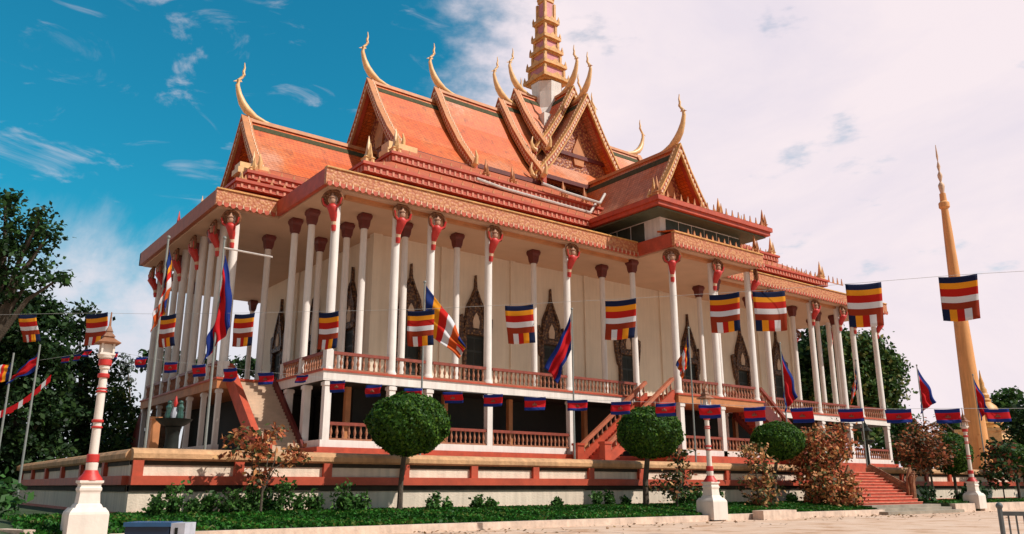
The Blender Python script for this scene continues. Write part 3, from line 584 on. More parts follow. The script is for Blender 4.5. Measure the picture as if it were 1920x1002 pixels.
def gable(d, cx, cy, front, back, hw, zb, zr, pm=PEDI, full=True, bw=.62):
    d = Vector((*d, 0)); pv = Vector((-d.y, d.x, 0)); c = Vector((cx, cy, 0)); Z = Vector((0,0,1))
    def A(f, s_, z): return c + d*f + pv*s_ + Z*z
    slope = (zr - zb) / hw; mb = MB(); th = .3
    # roof: slight concave sweep with three strips each side
    prof = [(0, zr), (hw*.36, zr - (zr-zb)*.42), (hw*.7, zr - (zr-zb)*.755), (hw*1.0, zb)]
    for s_ in (-1, 1):
        for (a, za), (b_, zb_) in zip(prof[:-1], prof[1:]):
            mb.prism([A(front-.1, s_*a, za), A(front-.1, s_*b_, zb_), A(front-.1, s_*b_, zb_-th), A(front-.1, s_*a, za-th)], d*(back-front+.1))
    ro = P_(mb, 'gable_roof', TILE)
    rc = MB(); rc.prism([A(front-.3, -.2, zr-.05), A(front-.3, .2, zr-.05), A(front-.3, .14, zr+.26), A(front-.3, -.14, zr+.26)], d*(back-front+.3)); P_(rc, 'ridge_cap', OCHRE, ro)
    for s_ in (-1, 1):
        gb = MB(); a0_, a1_ = .26, .56; za, zb2 = zr - a0_*(zr-prof[1][1])/prof[1][0], zr - a1_*(zr-prof[1][1])/prof[1][0]
        gb.prism([A(front-.7, s_*a0_, za+.02), A(front-.7, s_*a1_, zb2+.02), A(front-.7, s_*a1_, zb2+.07), A(front-.7, s_*a0_, za+.07)], d*(back-front+.7))
        P_(gb, 'ridge_band', GREEN, ro)
    for s_ in (-1, 1):
        eb = MB(); eb.prism([A(front-.7, s_*(hw-.1), zb-.3), A(front-.7, s_*(hw+.16), zb-.35), A(front-.7, s_*(hw+.16), zb+.02), A(front-.7, s_*(hw-.1), zb+.16)], d*(back-front+.7))
        P_(eb, 'roof_edge', DRED, ro)
    if not full: return ro
    pd = MB(); pd.prism([A(front-1.5, s_*max(0, a_ - .15), za_ - .45 + (.42 if a_ == hw else 0)) for s_, a_, za_ in [(-1, q[0], q[1]) for q in prof[::-1]] + [(1, q[0], q[1]) for q in prof[1:]]], -d*.25); pe = P_(pd, 'pediment', pm, ro)
    pf = MB()
    if hw > 3.5:
        for f_, z_ in ((.0, .1), (.0, 1.4)):
            w_ = hw - .55 - z_*hw*1.25/(zr-zb); pf.prism([A(front-1.49, -w_, zb+z_), A(front-1.49, w_, zb+z_), A(front-1.49, w_, zb+z_+.22), A(front-1.49, -w_, zb+z_+.22)], d*.14)
    pf.prism([A(front-1.49, 0, zb+(zr-zb)*.62), A(front-1.49, hw*.13, zb+(zr-zb)*.42), A(front-1.49, hw*.09, zb+(zr-zb)*.28), A(front-1.49, -hw*.09, zb+(zr-zb)*.28), A(front-1.49, -hw*.13, zb+(zr-zb)*.42)], d*.16)
    P_(pf, 'pediment_relief', OCHRE, ro)
    # bargeboards: red board, cream dot line, pale outer moulding
    for s_ in (-1, 1):
        bb, mo, dt = MB(), MB(), MB()
        ext = prof[:-1] + [(hw*1.07, zb - .45)]
        for (a, za), (b_, zb_) in zip(ext[:-1], ext[1:]):
            bb.prism([A(front, s_*a, za+.28), A(front, s_*b_, zb_+.28), A(front, s_*b_, zb_-bw), A(front, s_*a, za-bw)], -d*.5)
            mo.prism([A(front+.08, s_*a, za+.42), A(front+.08, s_*b_, zb_+.42), A(front+.08, s_*b_, zb_+.2), A(front+.08, s_*a, za+.2)], -d*.72)
            mo.prism([A(front+.06, s_*a, za-bw+.16), A(front+.06, s_*b_, zb_-bw+.16), A(front+.06, s_*b_, zb_-bw-.06), A(front+.06, s_*a, za-bw-.06)], -d*.2)
            dt.prism([A(front+.012, s_*a, za-.14), A(front+.012, s_*b_, zb_-.14), A(front+.012, s_*b_, zb_-.18), A(front+.012, s_*a, za-.18)], -d*.03)
            ln = math.hypot(b_-a, zb_-za); n = int(ln/.4)
            for i in range(n):
                tt = (i+.5)/n; s2 = a+(b_-a)*tt; z2 = za+(zb_-za)*tt
                dt.prism([A(front+.03, s_*s2-.1, z2-.3), A(front+.03, s_*s2+.1, z2-.3), A(front+.03, s_*s2+.1, z2-.02), A(front+.03, s_*s2-.1, z2-.02)], -d*.05)
                dt.prism([A(front-.42, s_*s2-.08, z2+.24), A(front-.42, s_*s2+.08, z2+.24), A(front-.42, s_*s2, z2+.58)], -d*.07)
        b_o = P_(bb, 'bargeboard', RED, ro); 
        P_(mo, 'bargeboard_moulding', OCHRE if abs(d.x) > .5 else GOLD, ro); P_(dt, 'bargeboard_dots', DOT, ro)
        hn = MB(); e = A(front, s_*hw*1.08, zb-.5); hn.tube([e, e + pv*s_*.35 + Z*.15, e + pv*s_*.5 + Z*.7, e + pv*s_*.35 + Z*1.3], [.26,.22,.14,.04], 7); P_(hn, 'bargeboard_horn', PGOLD, ro, smooth=True)
    chofa(ro, A(front-.1, 0, zr+.2), d); return ro
for d in ((-1, 0), (1, 0)):
    gable(d, XC, YC, 20.2, 13, 5.8, 27.3, 35.3, pm=PEDI)
    gable(d, XC, YC, 13.4, 6, 5.95, 27.6, 36.6)
    gable(d, XC, YC, 6.1, 0, 6.1, 28.4, 37.7)
    gable(d, XC, YC, 4.2, 0, 4.6, 32.0, 39.3)
    gable(d, XC, YC, 30.6, 19, 4.1, 23.5, 28.8, bw=.5)
for d in ((0, -1), (0, 1)):
    gable(d, XC, YC, 6.0, 0, 6.0, 28.4, 37.6)
    gable(d, XC, YC, 4.1, 0, 4.5, 32.0, 39.25)
gable((0, -1), XC, YC, 17.1, 6, 3.35, 23.2, 28.6, bw=.5)
# spire
sp = MB(); sp.lathe((XC, YC, 0), [(2.4, 36.5), (1.5, 38.2), (1.55, 40.0), (1.66, 41.1)], 8, pi/8); sp.box(XC-2.2, XC+2.2, YC-2.2, YC+2.2, 34, 36.9); spo = P_(sp, 'spire', WHITE)
eav = [(41.5, 1.74, 1.25), (43.1, 1.52, 1.0), (44.75, 1.27, .84), (46.35, 1.12, .70), (48.3, 1.02, .62), (50.9, .62, .5), (52.6, .56, .44), (54.4, .5, .38), (56.0, .42, .3)]
for i, (z, we, wb) in enumerate(eav):
    zt = eav[i+1][0] if i + 1 < len(eav) else 57.2
    def sq(m, w, z0, z1): m.box(XC-w, XC+w, YC-w, YC+w, z0, z1)
    e = MB(); sq(e, we*.86, z-.3, z-.12); sq(e, we, z-.12, z+.2); sq(e, we*.9, z+.2, z+.38)
    for sx in (-1, 1):
        for sy in (-1, 1): e.box(XC+sx*wb-.13, XC+sx*wb+.13, YC+sy*wb-.13, YC+sy*wb+.13, z+.38, zt-.3)
    for sx in (-1, 1):
        for sy in (-1, 1): e.lathe((XC+sx*we*.92, YC+sy*we*.92, z+.2), [(.14,0),(.12,.25),(.02,.6)], 5)
    for axis in range(4):
        a = axis*pi/2; c_, s_ = cos(a), sin(a)
        e.prism([(XC + c_*(we+.02) - s_*t_, YC + s_*(we+.02) + c_*t_, z + h_) for t_, h_ in ((-we*.5,-.1),(we*.5,-.1),(we*.3,.3),(0,.62),(-we*.3,.3))], (-c_*.12, -s_*.12, 0))
    eo = P_(e, 'spire_tier', GOLD, spo)
    q = MB(); sq(q, wb-.02, z+.37, zt-.28); P_(q, 'spire_panel', PINK, spo)
    q = MB()
    for a in range(4):
        c_, s_ = cos(a*pi/2), sin(a*pi/2); ww = wb*.55
        for t_ in (-1, 1):
            q.prism([(XC + c_*(wb+.01) - s_*(t_*(wb-.2)-.05), YC + s_*(wb+.01) + c_*(t_*(wb-.2)-.05), zz) for zz in (z+.5, zt-.4)] + [(XC + c_*(wb+.01) - s_*(t_*(wb-.2)+.05), YC + s_*(wb+.01) + c_*(t_*(wb-.2)+.05), zz) for zz in (zt-.4, z+.5)], (-c_*.03, -s_*.03, 0))
    P_(q, 'spire_frame', DOT, spo)
q = MB(); q.lathe((XC, YC, 57.0), [(.4,0),(.3,.8),(.36,1.0),(.2,1.4),(.24,1.6),(.1,2.4),(.03,4.6)], 8); P_(q, 'spire_tip', PGOLD, spo, smooth=True)

# ------------------------------------------------------------------ perimeter wall
def wall_run(root, a, b_, nrm, step=3.4, first=0):
    a, b_, n = Vector((*a, 0)), Vector((*b_, 0)), Vector((*nrm, 0)); d = (b_ - a).normalized(); ln = (b_ - a).length
    def run(name, m, o0, o1, z0, z1):
        mb = MB(); mb.prism([a + n*o0 + Vector((0,0,z0)), b_ + n*o0 + Vector((0,0,z0)), b_ + n*o1 + Vector((0,0,z0)), a + n*o1 + Vector((0,0,z0))], (0,0,z1-z0)); return mb.build(name, m, root)
    run('wall_base', BASEW, -.3, 0, .0, 1.55); run('base_course', RED, -.25, .05, .05, .66)
    run('dark_moulding', DBAND, -.28, .05, 1.33, 1.548); run('dark_moulding', DBAND, -.28, -.02, 2.2, 2.349)
    run('ledge', RED, -.3, .19, 1.55, 1.85); run('wall_panel', BASEW, -.3, -.06, 1.85, 2.35)
    mb = MB(); pr = [(-.42,2.35),(.07,2.35),(.15,2.42),(.15,2.58),(.05,2.7),(-.2,2.76),(-.42,2.70)]
    mb.prism([a + n*o + Vector((0,0,z)) for o, z in pr], b_ - a); mb.build('coping', CAPM, root)
    k_ = int(ln / step)
    for i in range(k_ + 1):
        c = a + d*(first + i*step)
        if (c - a).length > ln: break
        m_ = MB(); m_.prism([c - d*.17 + n*.10 + Vector((0,0,1.85)), c + d*.17 + n*.10 + Vector((0,0,1.85)), c + d*.17 - n*.06 + Vector((0,0,1.85)), c - d*.17 - n*.06 + Vector((0,0,1.85))], (0,0,.5)); m_.build('wall_post', RED, root)
wl = empty('perimeter_wall', (-12.7, -13, 0), 'long low cream and red terrace wall with a weathered coping left of the red entrance steps', 'wall')
wall_run(wl, (-12.7, -13), (26.2, -13), (0, -1), 3.4, .2)
wall_run(wl, (-12.7, 40), (-12.7, -12.7), (-1, 0), 4.2, 3)
wr = empty('perimeter_wall', (33, -13, 0), 'low cream and red terrace wall running right from the red entrance steps', 'wall')
wall_run(wr, (33.0, -13), (80, -13), (0, -1), 3.4, .3)
# entrance steps with naga balustrades
en = empty('entrance_steps', (29.6, -15, 0), 'flight of red steps with brown serpent balustrades climbing to the temple terrace', 'steps')
mb = MB(); n = 11
for i in range(n): mb.box(26.1, 32.85, -13 - (i+1)*.29, -13 - i*.29 + (.001 if i else .5), .004, TZ + .0 - i*.18)
mb.build('stair_flight', RSTEP, en)
for i in range(n):
    mb = MB(); mb.box(26.1, 32.85, -13.045 - (i+1)*.29, -13 - (i+1)*.29 + .02, TZ - i*.18 - .045, TZ - i*.18 + .004); mb.build('step_nosing', STEPN, en)
mb = MB()
for i, (x0, x1, y0, z) in enumerate(((25.6, 33.5, -17.0, .46), (25.2, 33.6, -17.6, .31), (24.9, 33.65, -18.3, .16))): mb.box(x0, x1, y0, -16.19 + i*.001 if i == 0 else (-17.0, -17.6)[i-1], .004, z)
mb.build('landing_step', GREY, en)
for x in (25.95, 33.0):
    mb = MB(); mb.prism([(x-.15, -12.9, .3), (x-.15, -15.6, .3), (x-.15, -15.6, .95), (x-.15, -12.9, 2.42)], (.3, 0, 0)); side = mb.build('side_wall', KERB, en)
    mb = MB()
    for o_, w_, h_ in ((.10, .46, .12), (.24, .34, .2), (.38, .24, .12)): mb.bar((x, -12.8, 2.44 + o_), (x, -15.55, .99 + o_), w_, h_)
    for i in range(16):
        tt = i/16; mb.bar((x, -12.9 - 2.6*tt, 2.44 - 1.45*tt + .46), (x, -13.05 - 2.6*tt, 2.36 - 1.45*tt + .46), .14, .12)
    mb.build('naga_body', NAGA, en)
    mb = MB(); mb.tube([(x, -15.5, .3), (x, -15.6, 1.0), (x, -15.62, 1.7), (x, -15.7, 2.2), (x, -15.82, 2.4)], [.2,.2,.17,.14,.06], 8)
    mb.prism([(x-.24, -15.5, .5), (x+.24, -15.5, .5), (x+.36, -15.53, 1.5), (x+.40, -15.55, 2.0), (x+.22, -15.6, 2.4), (x, -15.62, 2.72), (x-.22, -15.6, 2.4), (x-.40, -15.55, 2.0), (x-.36, -15.53, 1.5)], (0, .12, 0))
    for k_ in (-2, -1, 0, 1, 2): mb.tube([(x + k_*.1, -15.6, 1.7), (x + k_*.15, -15.7, 2.1 + .14*(2-abs(k_))), (x + k_*.16, -15.84, 2.16 + .14*(2-abs(k_)))], [.07,.075,.04], 6)
    mb.build('naga_head', NAGA, en, smooth=True, angle=40)

# ------------------------------------------------------------------ lamp posts
def lamp_post(loc, label):
    o = empty('lamp_post', loc, label, 'lamp post', 'white and red lamp posts')
    m = MB(); m.box(-.49,.49,-.49,.49,0,.78); m.lathe((0,0,0), [(.69,.78),(.67,.84),(.56,.95)], 4, pi/4); m.build('plinth', LAMPW, o, local=True)
    m = MB(); m.lathe((0,0,0), [(.48,.95),(.44,1.02),(.38,1.06),(.35,1.32),(.36,1.36),(.39,1.40),(.39,1.46),(.35,1.5),(.35,1.56),(.42,1.60),(.42,1.66)], 4, pi/4); m.build('base_moulding', LAMPW, o, local=True)
    m = MB(); m.lathe((0,0,0), [(.15,1.9),(.16,2.12),(.125,2.15),(.12,2.3),(.105,4.7),(.14,4.72),(.14,5.0),(.20,5.02),(.22,5.1)], 14); m.build('shaft', LAMPW, o, local=True, smooth=True)
    for prof in [[(.32,1.66),(.30,1.72),(.2,1.85),(.17,1.93)]] + [[(r-.02,z0),(r,z0+.02),(r,z1-.02),(r-.02,z1)] for z0, z1, r in ((2.14,2.36,.165),(3.22,3.3,.155),(3.06,3.12,.15),(4.05,4.1,.15),(4.14,4.18,.145),(4.46,4.58,.155),(4.8,4.98,.175))]:
        m = MB(); m.lathe((0,0,0), prof, 14); m.build('ring', LAMPR, o, local=True, smooth=True, angle=30)
    m = MB(); m.box(-.2,.2,-.2,.2,5.1,5.15)
    for sx in (-1,1):
        for sy in (-1,1): m.box(sx*.15-.025,sx*.15+.025,sy*.15-.025,sy*.15+.025,5.15,5.42)
    m.box(-.10,.10,-.10,.10,5.151,5.41); la = m.build('lantern', LAMPW, o, local=True)
    m = MB(); m.lathe((0,0,0), [(.40,5.42),(.43,5.45),(.30,5.52),(.18,5.60),(.22,5.63),(.10,5.76),(.12,5.79),(.04,5.95),(.02,6.35)], 4, pi/4); m.build('lantern_roof', NAGA, o, local=True)
    return o
l1 = lamp_post((-14.75, -17.5, .0), 'large white lamp post with red rings nearest the camera at the left')
for loc, lab in (((11.2, -17.5, .05), 'white lamp post with red rings beside the second round topiary, before the porch'),
                 ((36.95, -17.5, .15), 'slim white lamp post with red rings right of the entrance steps, before the golden column'),
                 ((-16.2, 12.0, .1), 'distant white lamp post with a red band at the far left edge')):
    o = copy_tree(l1); o.location = loc; o['label'] = lab

# ------------------------------------------------------------------ flags
BLUE = (.012, .03, .20); NAVY = (.008, .014, .055); CRED = (.56, .012, .018); YEL = (.78, .30, .015); BRED = (.48, .015, .01); WHT = (.68, .66, .70); ORG = (.30, .035, .012)
def strip_flag(name, top_c, w, h, d, rows, label, cat, group, tilt=0., emblem=False, back=None, cols=None, curve=.05):
    """Hanging cloth: top centre, width, height, horizontal direction d; rows=[(height fraction, colour or list of colours)]"""
    yaw = RNG.uniform(-.22, .22); curve *= RNG.uniform(.7, 2.2); o = empty(name, top_c, label, cat, group); d = Vector(d).normalized(); d = Vector((d.x*cos(yaw) - d.y*sin(yaw), d.x*sin(yaw) + d.y*cos(yaw), 0)); tilt += RNG.uniform(-.07, .07); n = Vector((-d.y, d.x, 0)); m = MB(); nx = 10
    def pt(a, b_): # a in -.5...5, b 0..1
        wv = curve * sin(a*7 + top_c[0]*3) * b_ + curve*.8*sin(b_*5 + top_c[0]); return d*(a*w*(1 - .06*b_) + tilt*b_*h) + n*(wv) + Vector((0,0,-b_*h - .03*h*cos(a*3)))
    ys = [0.]; rc = []
    for hf, colr in rows:
        y0 = ys[-1]
        for k in range(3): ys.append(y0 + hf*(k+1)/3); rc.append(colr)
    vs = [pt(-.5 + i/nx, yy) for yy in ys for i in range(nx + 1)]; m.v = [tuple(q) for q in vs]
    for r_, colr in enumerate(rc):
        for i in range(nx):
            cc = colr[min(len(colr)-1, int((i + .5)/nx*len(colr)))] if isinstance(colr, list) else colr
            a = r_*(nx+1) + i; m.f.append((a, a+nx+1, a+nx+2, a+1)); m.c.append(cc)
    c = m.build('cloth', CLOTH, o, local=True, smooth=True, angle=80)
    md = c.modifiers.new('thickness', 'SOLIDIFY'); md.thickness = .012
    if emblem:                       # three-towered temple on the red field, standing proud of both faces
        e = MB(); c0 = pt(0, .52); s = h*.30
        shp = [(-.62,-.28),(.62,-.28),(.62,-.14),(.5,-.1),(.5,.1),(.42,.24),(.34,.1),(.34,-.06),(.14,-.02),(.14,.26),(0,.5),(-.14,.26),(-.14,-.02),(-.34,-.06),(-.34,.1),(-.42,.24),(-.5,.1),(-.5,-.1),(-.62,-.14)]
        e.prism([c0 + d*a*s + Vector((0,0,b_*s)) + n*(-.035) for a, b_ in shp], n*.07, (.27, .10, .07)); e.build('emblem', CLOTH, o, local=True)
    return o
BANNERS = [(-15.41, -4.5, 8.34, 0.87, 1.12, 0.25), (-13.33, -7.3, 8.19, 1.2, 1.26, 0.0), (-11.37, -10.04, 7.94, 0.91, 1.26, 0.1), (-9.31, -12.86, 7.77, 0.88, 1.22, 0.0), (-7.23, -15.71, 7.62, 0.85, 1.34, 0.0), (-5.12, -18.59, 7.48, 1.01, 1.26, 0.0), (-3.0, -21.5, 7.43, 0.98, 1.29, 0.1), (-0.96, -24.29, 7.39, 1.05, 1.28, 0.0), (0.96, -26.93, 7.39, 0.95, 1.23, 0.0), (1.76, -28.02, 7.38, 0.99, 1.25, 0.0), (3.36, -30.23, 7.43, 1.01, 1.31, 0.05), (4.88, -32.31, 7.47, 1.01, 1.31, 0.0)]
BDIR = (0.589,-0.808,0)
BWIRE = [(-17.30,-1.91,8.48), (-15.41,-4.50,8.36), (-13.42,-7.23,8.20), (-11.37,-10.04,7.95), (-9.31,-12.86,7.79), (-7.23,-15.71,7.64), (-5.12,-18.59,7.50), (-3.00,-21.50,7.45), (-0.96,-24.29,7.41), (0.96,-26.93,7.40), (1.76,-28.02,7.40), (3.36,-30.23,7.44), (4.88,-32.31,7.49), (6.45,-34.46,7.47)]
PENNANTS = [(-12.96,1.29,7.54,0.55,0.31), (-12.57,0.64,7.59,0.55,0.31), (-12.24,0.08,7.81,0.49,0.36), (-11.39,-1.35,7.58,0.54,0.35), (-10.48,-2.88,7.25,0.69,0.49), (-9.56,-4.45,6.91,0.72,0.48), (-8.74,-5.83,6.70,0.81,0.52), (-7.83,-7.37,6.44,0.75,0.55), (-6.88,-8.97,6.16,0.76,0.50), (-5.93,-10.57,5.96,0.67,0.31), (-5.05,-12.07,5.66,0.75,0.48), (-4.17,-13.55,5.41,0.80,0.47), (-3.25,-15.10,5.20,0.76,0.46), (-2.38,-16.57,4.98,0.79,0.41), (-1.52,-18.02,4.82,0.77,0.44), (-0.68,-19.45,4.65,0.80,0.47), (0.14,-20.83,4.49,0.74,0.38), (0.95,-22.20,4.38,0.73,0.45), (1.74,-23.54,4.26,0.75,0.44), (2.50,-24.82,4.16,0.73,0.45), (3.25,-26.08,4.03,0.72,0.46), (3.99,-27.33,3.95,0.70,0.46), (4.73,-28.58,3.87,0.73,0.40), (5.42,-29.75,3.80,0.75,0.40), (6.11,-30.91,3.77,0.70,0.42), (6.78,-32.04,3.73,0.68,0.38)]
PDIR = (0.509,-0.860,0)
PWIRE = [(-14.08,3.19,7.43), (-12.96,1.29,7.55), (-12.57,0.64,7.61), (-12.24,0.08,7.83), (-11.39,-1.35,7.60), (-10.48,-2.88,7.27), (-9.56,-4.45,6.92), (-8.74,-5.83,6.72), (-7.83,-7.37,6.46), (-6.88,-8.97,6.18), (-5.93,-10.57,5.97), (-5.05,-12.07,5.67), (-4.17,-13.55,5.42), (-3.25,-15.10,5.22), (-2.38,-16.57,5.00), (-1.52,-18.02,4.83), (-0.68,-19.45,4.67), (0.14,-20.83,4.51), (0.95,-22.20,4.39), (1.74,-23.54,4.28), (2.50,-24.82,4.17), (3.25,-26.08,4.05), (3.99,-27.33,3.96), (4.73,-28.58,3.88), (5.42,-29.75,3.82), (6.11,-30.91,3.79), (6.78,-32.04,3.74), (7.62,-33.46,3.70)]
PNEAR = ['third to the left of the large lamp post, against dark trees', 'second to the left of the large lamp post, against dark trees', 'just left of the large lamp post, touching its shaft', 'right beside the large lamp post top', 'against pale sky left of the temple', 'before the outer west porch pole', 'below the west porch columns', 'before the pole of the drooping national flag', 'at the head of the west steps', 'tilted at the temple corner landing', 'just right of the white corner post', 'left of the largest topiary', 'touching the top of the largest topiary', 'just right of the largest topiary', 'before a ground floor post', 'over a dark ground floor opening', 'beside the flagpole of the left-blown flag', 'between porch stair and second topiary', 'touching the top of the second topiary', 'directly above the second lamp post', 'above the third topiary', 'above the left part of the largest croton', 'above the right part of the largest croton', 'right of the temple, above the reddish tree', 'right of the reddish tree', 'across the foot of the golden column']
def string(name, pts, label):
    m = MB(); m.tube(pts, .006, 5); return tag(m.build(name, WIRE), label, 'wire')
seq_a = [ORG, WHT, BRED, YEL, NAVY]; seq_b = [NAVY, YEL, BRED, WHT, ORG]
BH = ['before the dark tree at the far left', 'hiding the lantern of the large lamp post', 'in front of the west porch end columns', 'right of the drooping national flag', 'below the temple corner column', 'against the door left of the draped Buddhist flag', 'hanging between two tall carved doors', 'on white wall right of the left-blown national flag', 'left one of a close pair before the south porch', 'right one of a close pair before the south porch', 'at the right end of the temple eaves', 'across the tall golden column']
for i, (x, y, z, w, h, tl) in enumerate(BANNERS):
    sq = seq_b if i in (9, 10, 11) else seq_a
    rows = [(.14, NAVY), (.13, YEL), (.17, BRED), (.14, WHT), (.15, ORG), (.27, sq)]
    strip_flag('buddhist_banner', (x, y, z), w, h, BDIR, rows, 'striped Buddhist banner ' + BH[i], 'banner', 'Buddhist banners on the upper string', tl, curve=.03)
string('flag_string', BWIRE, 'thin upper wire carrying the striped Buddhist banners across the view')
for i, (x, y, z, w, h) in enumerate(PENNANTS):
    near = PNEAR[i] if i < len(PNEAR) else ''
    strip_flag('national_pennant', (x, y, z), w, h, PDIR, [(.25, BLUE), (.5, CRED), (.25, BLUE)], 'small national pennant ' + near, 'pennant', 'small national pennants on the lower string', 0, emblem=True, curve=.035)
string('flag_string', PWIRE, 'thin lower wire carrying the small blue and red pennants')

def draped(loc, hoist, c1, c2, kind, label, fold=.12, bulge=.25):
    """limp cloth on a pole: hoist down the pole; c1, c2 = (sideways, down) of the two fly corners"""
    o = empty('pole_flag', loc, label, 'flag'); d = RT.copy(); n = Vector((-d.y, d.x, 0)); m = MB(); nu, nv = 30, 18
    def pt(u, v):
        x = u*((1-v)*c1[0] + v*c2[0]); z = (1-u)*v*hoist + u*((1-v)*c1[1] + v*c2[1])
        x += bulge*sin(pi*u)*(1 - 1.6*v)*.5 + .05*sin(u*13 + v*4)*u
        return d*x + n*(fold*sin(v*15 + u*3.5)*(.35 + .65*u) + fold*.6*sin(u*9)) + Vector((0,0,-z - .04*sin(u*8+v*6)))
    m.v = [tuple(pt(i/nu, j/nv)) for i in range(nu+1) for j in range(nv+1)]
    for i in range(nu):
        for j in range(nv):
            u, v = (i+.5)/nu, (j+.5)/nv
            if kind == 'national': c = BLUE if v < .25 or v > .75 else CRED
            else:
                q = int(u*6); pal = [(.012,.03,.16), YEL, (.60,.02,.015), WHT, (.60,.10,.02)]; c = pal[q] if q < 5 else pal[min(4, int(v*5))]
            a = i*(nv+1) + j; m.f.append((a, a+1, a+nv+2, a+nv+1)); m.c.append(c)
    c = m.build('cloth', CLOTH, o, local=True, smooth=True, angle=180); md = c.modifiers.new('thickness', 'SOLIDIFY'); md.thickness = .015
    return o
def flagpole(x, y, top, label):
    m = MB(); m.tube([(0,0,0),(0,0,top-TZ)], [.05,.035], 8); m.sphere((0,0,top-TZ+.05), .07); o = m.build('flagpole', POLE, None, smooth=True); o.location = (x, y, TZ)
    return tag(o, label, 'flagpole', 'flagpoles along the terrace wall')
for (x, y, top, lab, fl) in [
    (-12.1, -12, 10.4, 'leftmost flagpole on the corner of the terrace', (10.0, 1.7, (.12,2.2), (-.28,3.1), 'buddhist', 'Buddhist flag hanging limp on the pole at the left corner of the temple')),
    (-10.05, -12, 10.75, 'flagpole with the large drooping national flag left of the west steps', (10.15, 2.2, (.45,2.8), (-.4,4.2), 'national', 'large blue and red national flag drooping before the west porch columns')),
    (-1.0, -12, 10.35, 'flagpole rising behind the largest round topiary', (10.25, 2.0, (1.8,2.7), (1.6,3.3), 'buddhist', 'colourful Buddhist flag swept down to the right over the balcony')),
    (7.8, -12, 10.25, 'flagpole carrying a national flag blown left over the balcony', (10.1, 1.9, (-1.4,2.8), (-.7,3.6), 'national', 'blue and red national flag swept down to the left over the balcony rail')),
    (16.75, -12, 10.3, 'flagpole before the south porch beside the second lamp post', (9.9, 1.6, (-.8,1.7), (-.45,2.5), 'buddhist', 'Buddhist flag bunched on the pole before the south porch')),
    (25.5, -12, 10.3, 'flagpole behind the croton bushes right of the south porch', (9.7, 1.7, (.75,2.7), (-.1,3.7), 'national', 'national flag hanging among the columns right of the south porch')),
    (34.25, -12, 10.0, 'flagpole just right of the red entrance steps', (9.75, 1.7, (-.45,1.8), (-.6,2.8), 'buddhist', 'Buddhist flag hanging at the right end of the temple')),
    (42.8, -12, 10.4, 'flagpole between the temple and the golden column', (10.2, 2.2, (1.05,2.5), (-.2,3.4), 'national', 'national flag hanging against the sky right of the temple')),
    (52.0, -12, 10.4, 'flagpole at the right edge beyond the golden column', (10.1, 2.0, (.8,2.4), (.1,3.4), 'national', 'national flag at the far right edge')),
    ]:
    fp = flagpole(x, y, top, lab)
    if x == -10.05:
        m = MB(); m.tube([Vector((0,0,top-TZ-.35)), Vector((RT.x*1.9, RT.y*1.9, top-TZ-.72))], .035, 7); m.build('cross_arm', WHITE, fp, local=True)
    sg = .06 if fl[2][0] > 0 else -.06
    draped((x + RT.x*sg, y + RT.y*sg, fl[0]), *fl[1:])
m = MB(); m.tube([(0,0,-.2),(0,0,6.95)], [.05,.035], 8); o = m.build('flagpole', POLE, smooth=True); o.location = (-14.72, -3.85, .3); tag(o, 'short flagpole at the far left edge carrying a national flag', 'flagpole')
draped((-14.75, -3.83, 6.95), .8, (-.75,.8), (-1.1,1.35), 'national', 'small blue and red national flag slanting down at the far left edge', .05, .1)
m = MB(); m.tube([(0,0,-.2),(0,0,6.6)], [.05,.035], 8); o = m.build('flagpole', POLE, smooth=True); o.location = (-15.55, -3.2, .3); tag(o, 'second short flagpole at the far left edge carrying a Buddhist flag', 'flagpole')
draped((-15.58, -3.18, 6.5), .7, (-.8,.25), (-.9,1.0), 'buddhist', 'small yellow and red Buddhist flag cut by the left edge', .05, .1)
m = MB(); pa, pb = Vector((-15.6,-.95,4.6)), Vector((-13.90,-1.98,6.25)); n_ = 12
for i in range(n_):
    a, b_ = pa.lerp(pb, i/n_), pa.lerp(pb, (i+1)/n_); dz = Vector((0,0,-.26 - .05*(i % 2))); sg = Vector((0,0,-.25*sin(pi*i/n_))); sg2 = Vector((0,0,-.25*sin(pi*(i+1)/n_)))
    m.prism([a+sg, b_+sg2, b_+sg2+dz, a+sg+dz], (.01,.012,0), CRED if i % 5 else WHT)
tag(m.build('bunting', CLOTH), 'red cloth bunting rising to the right at the left edge', 'bunting')
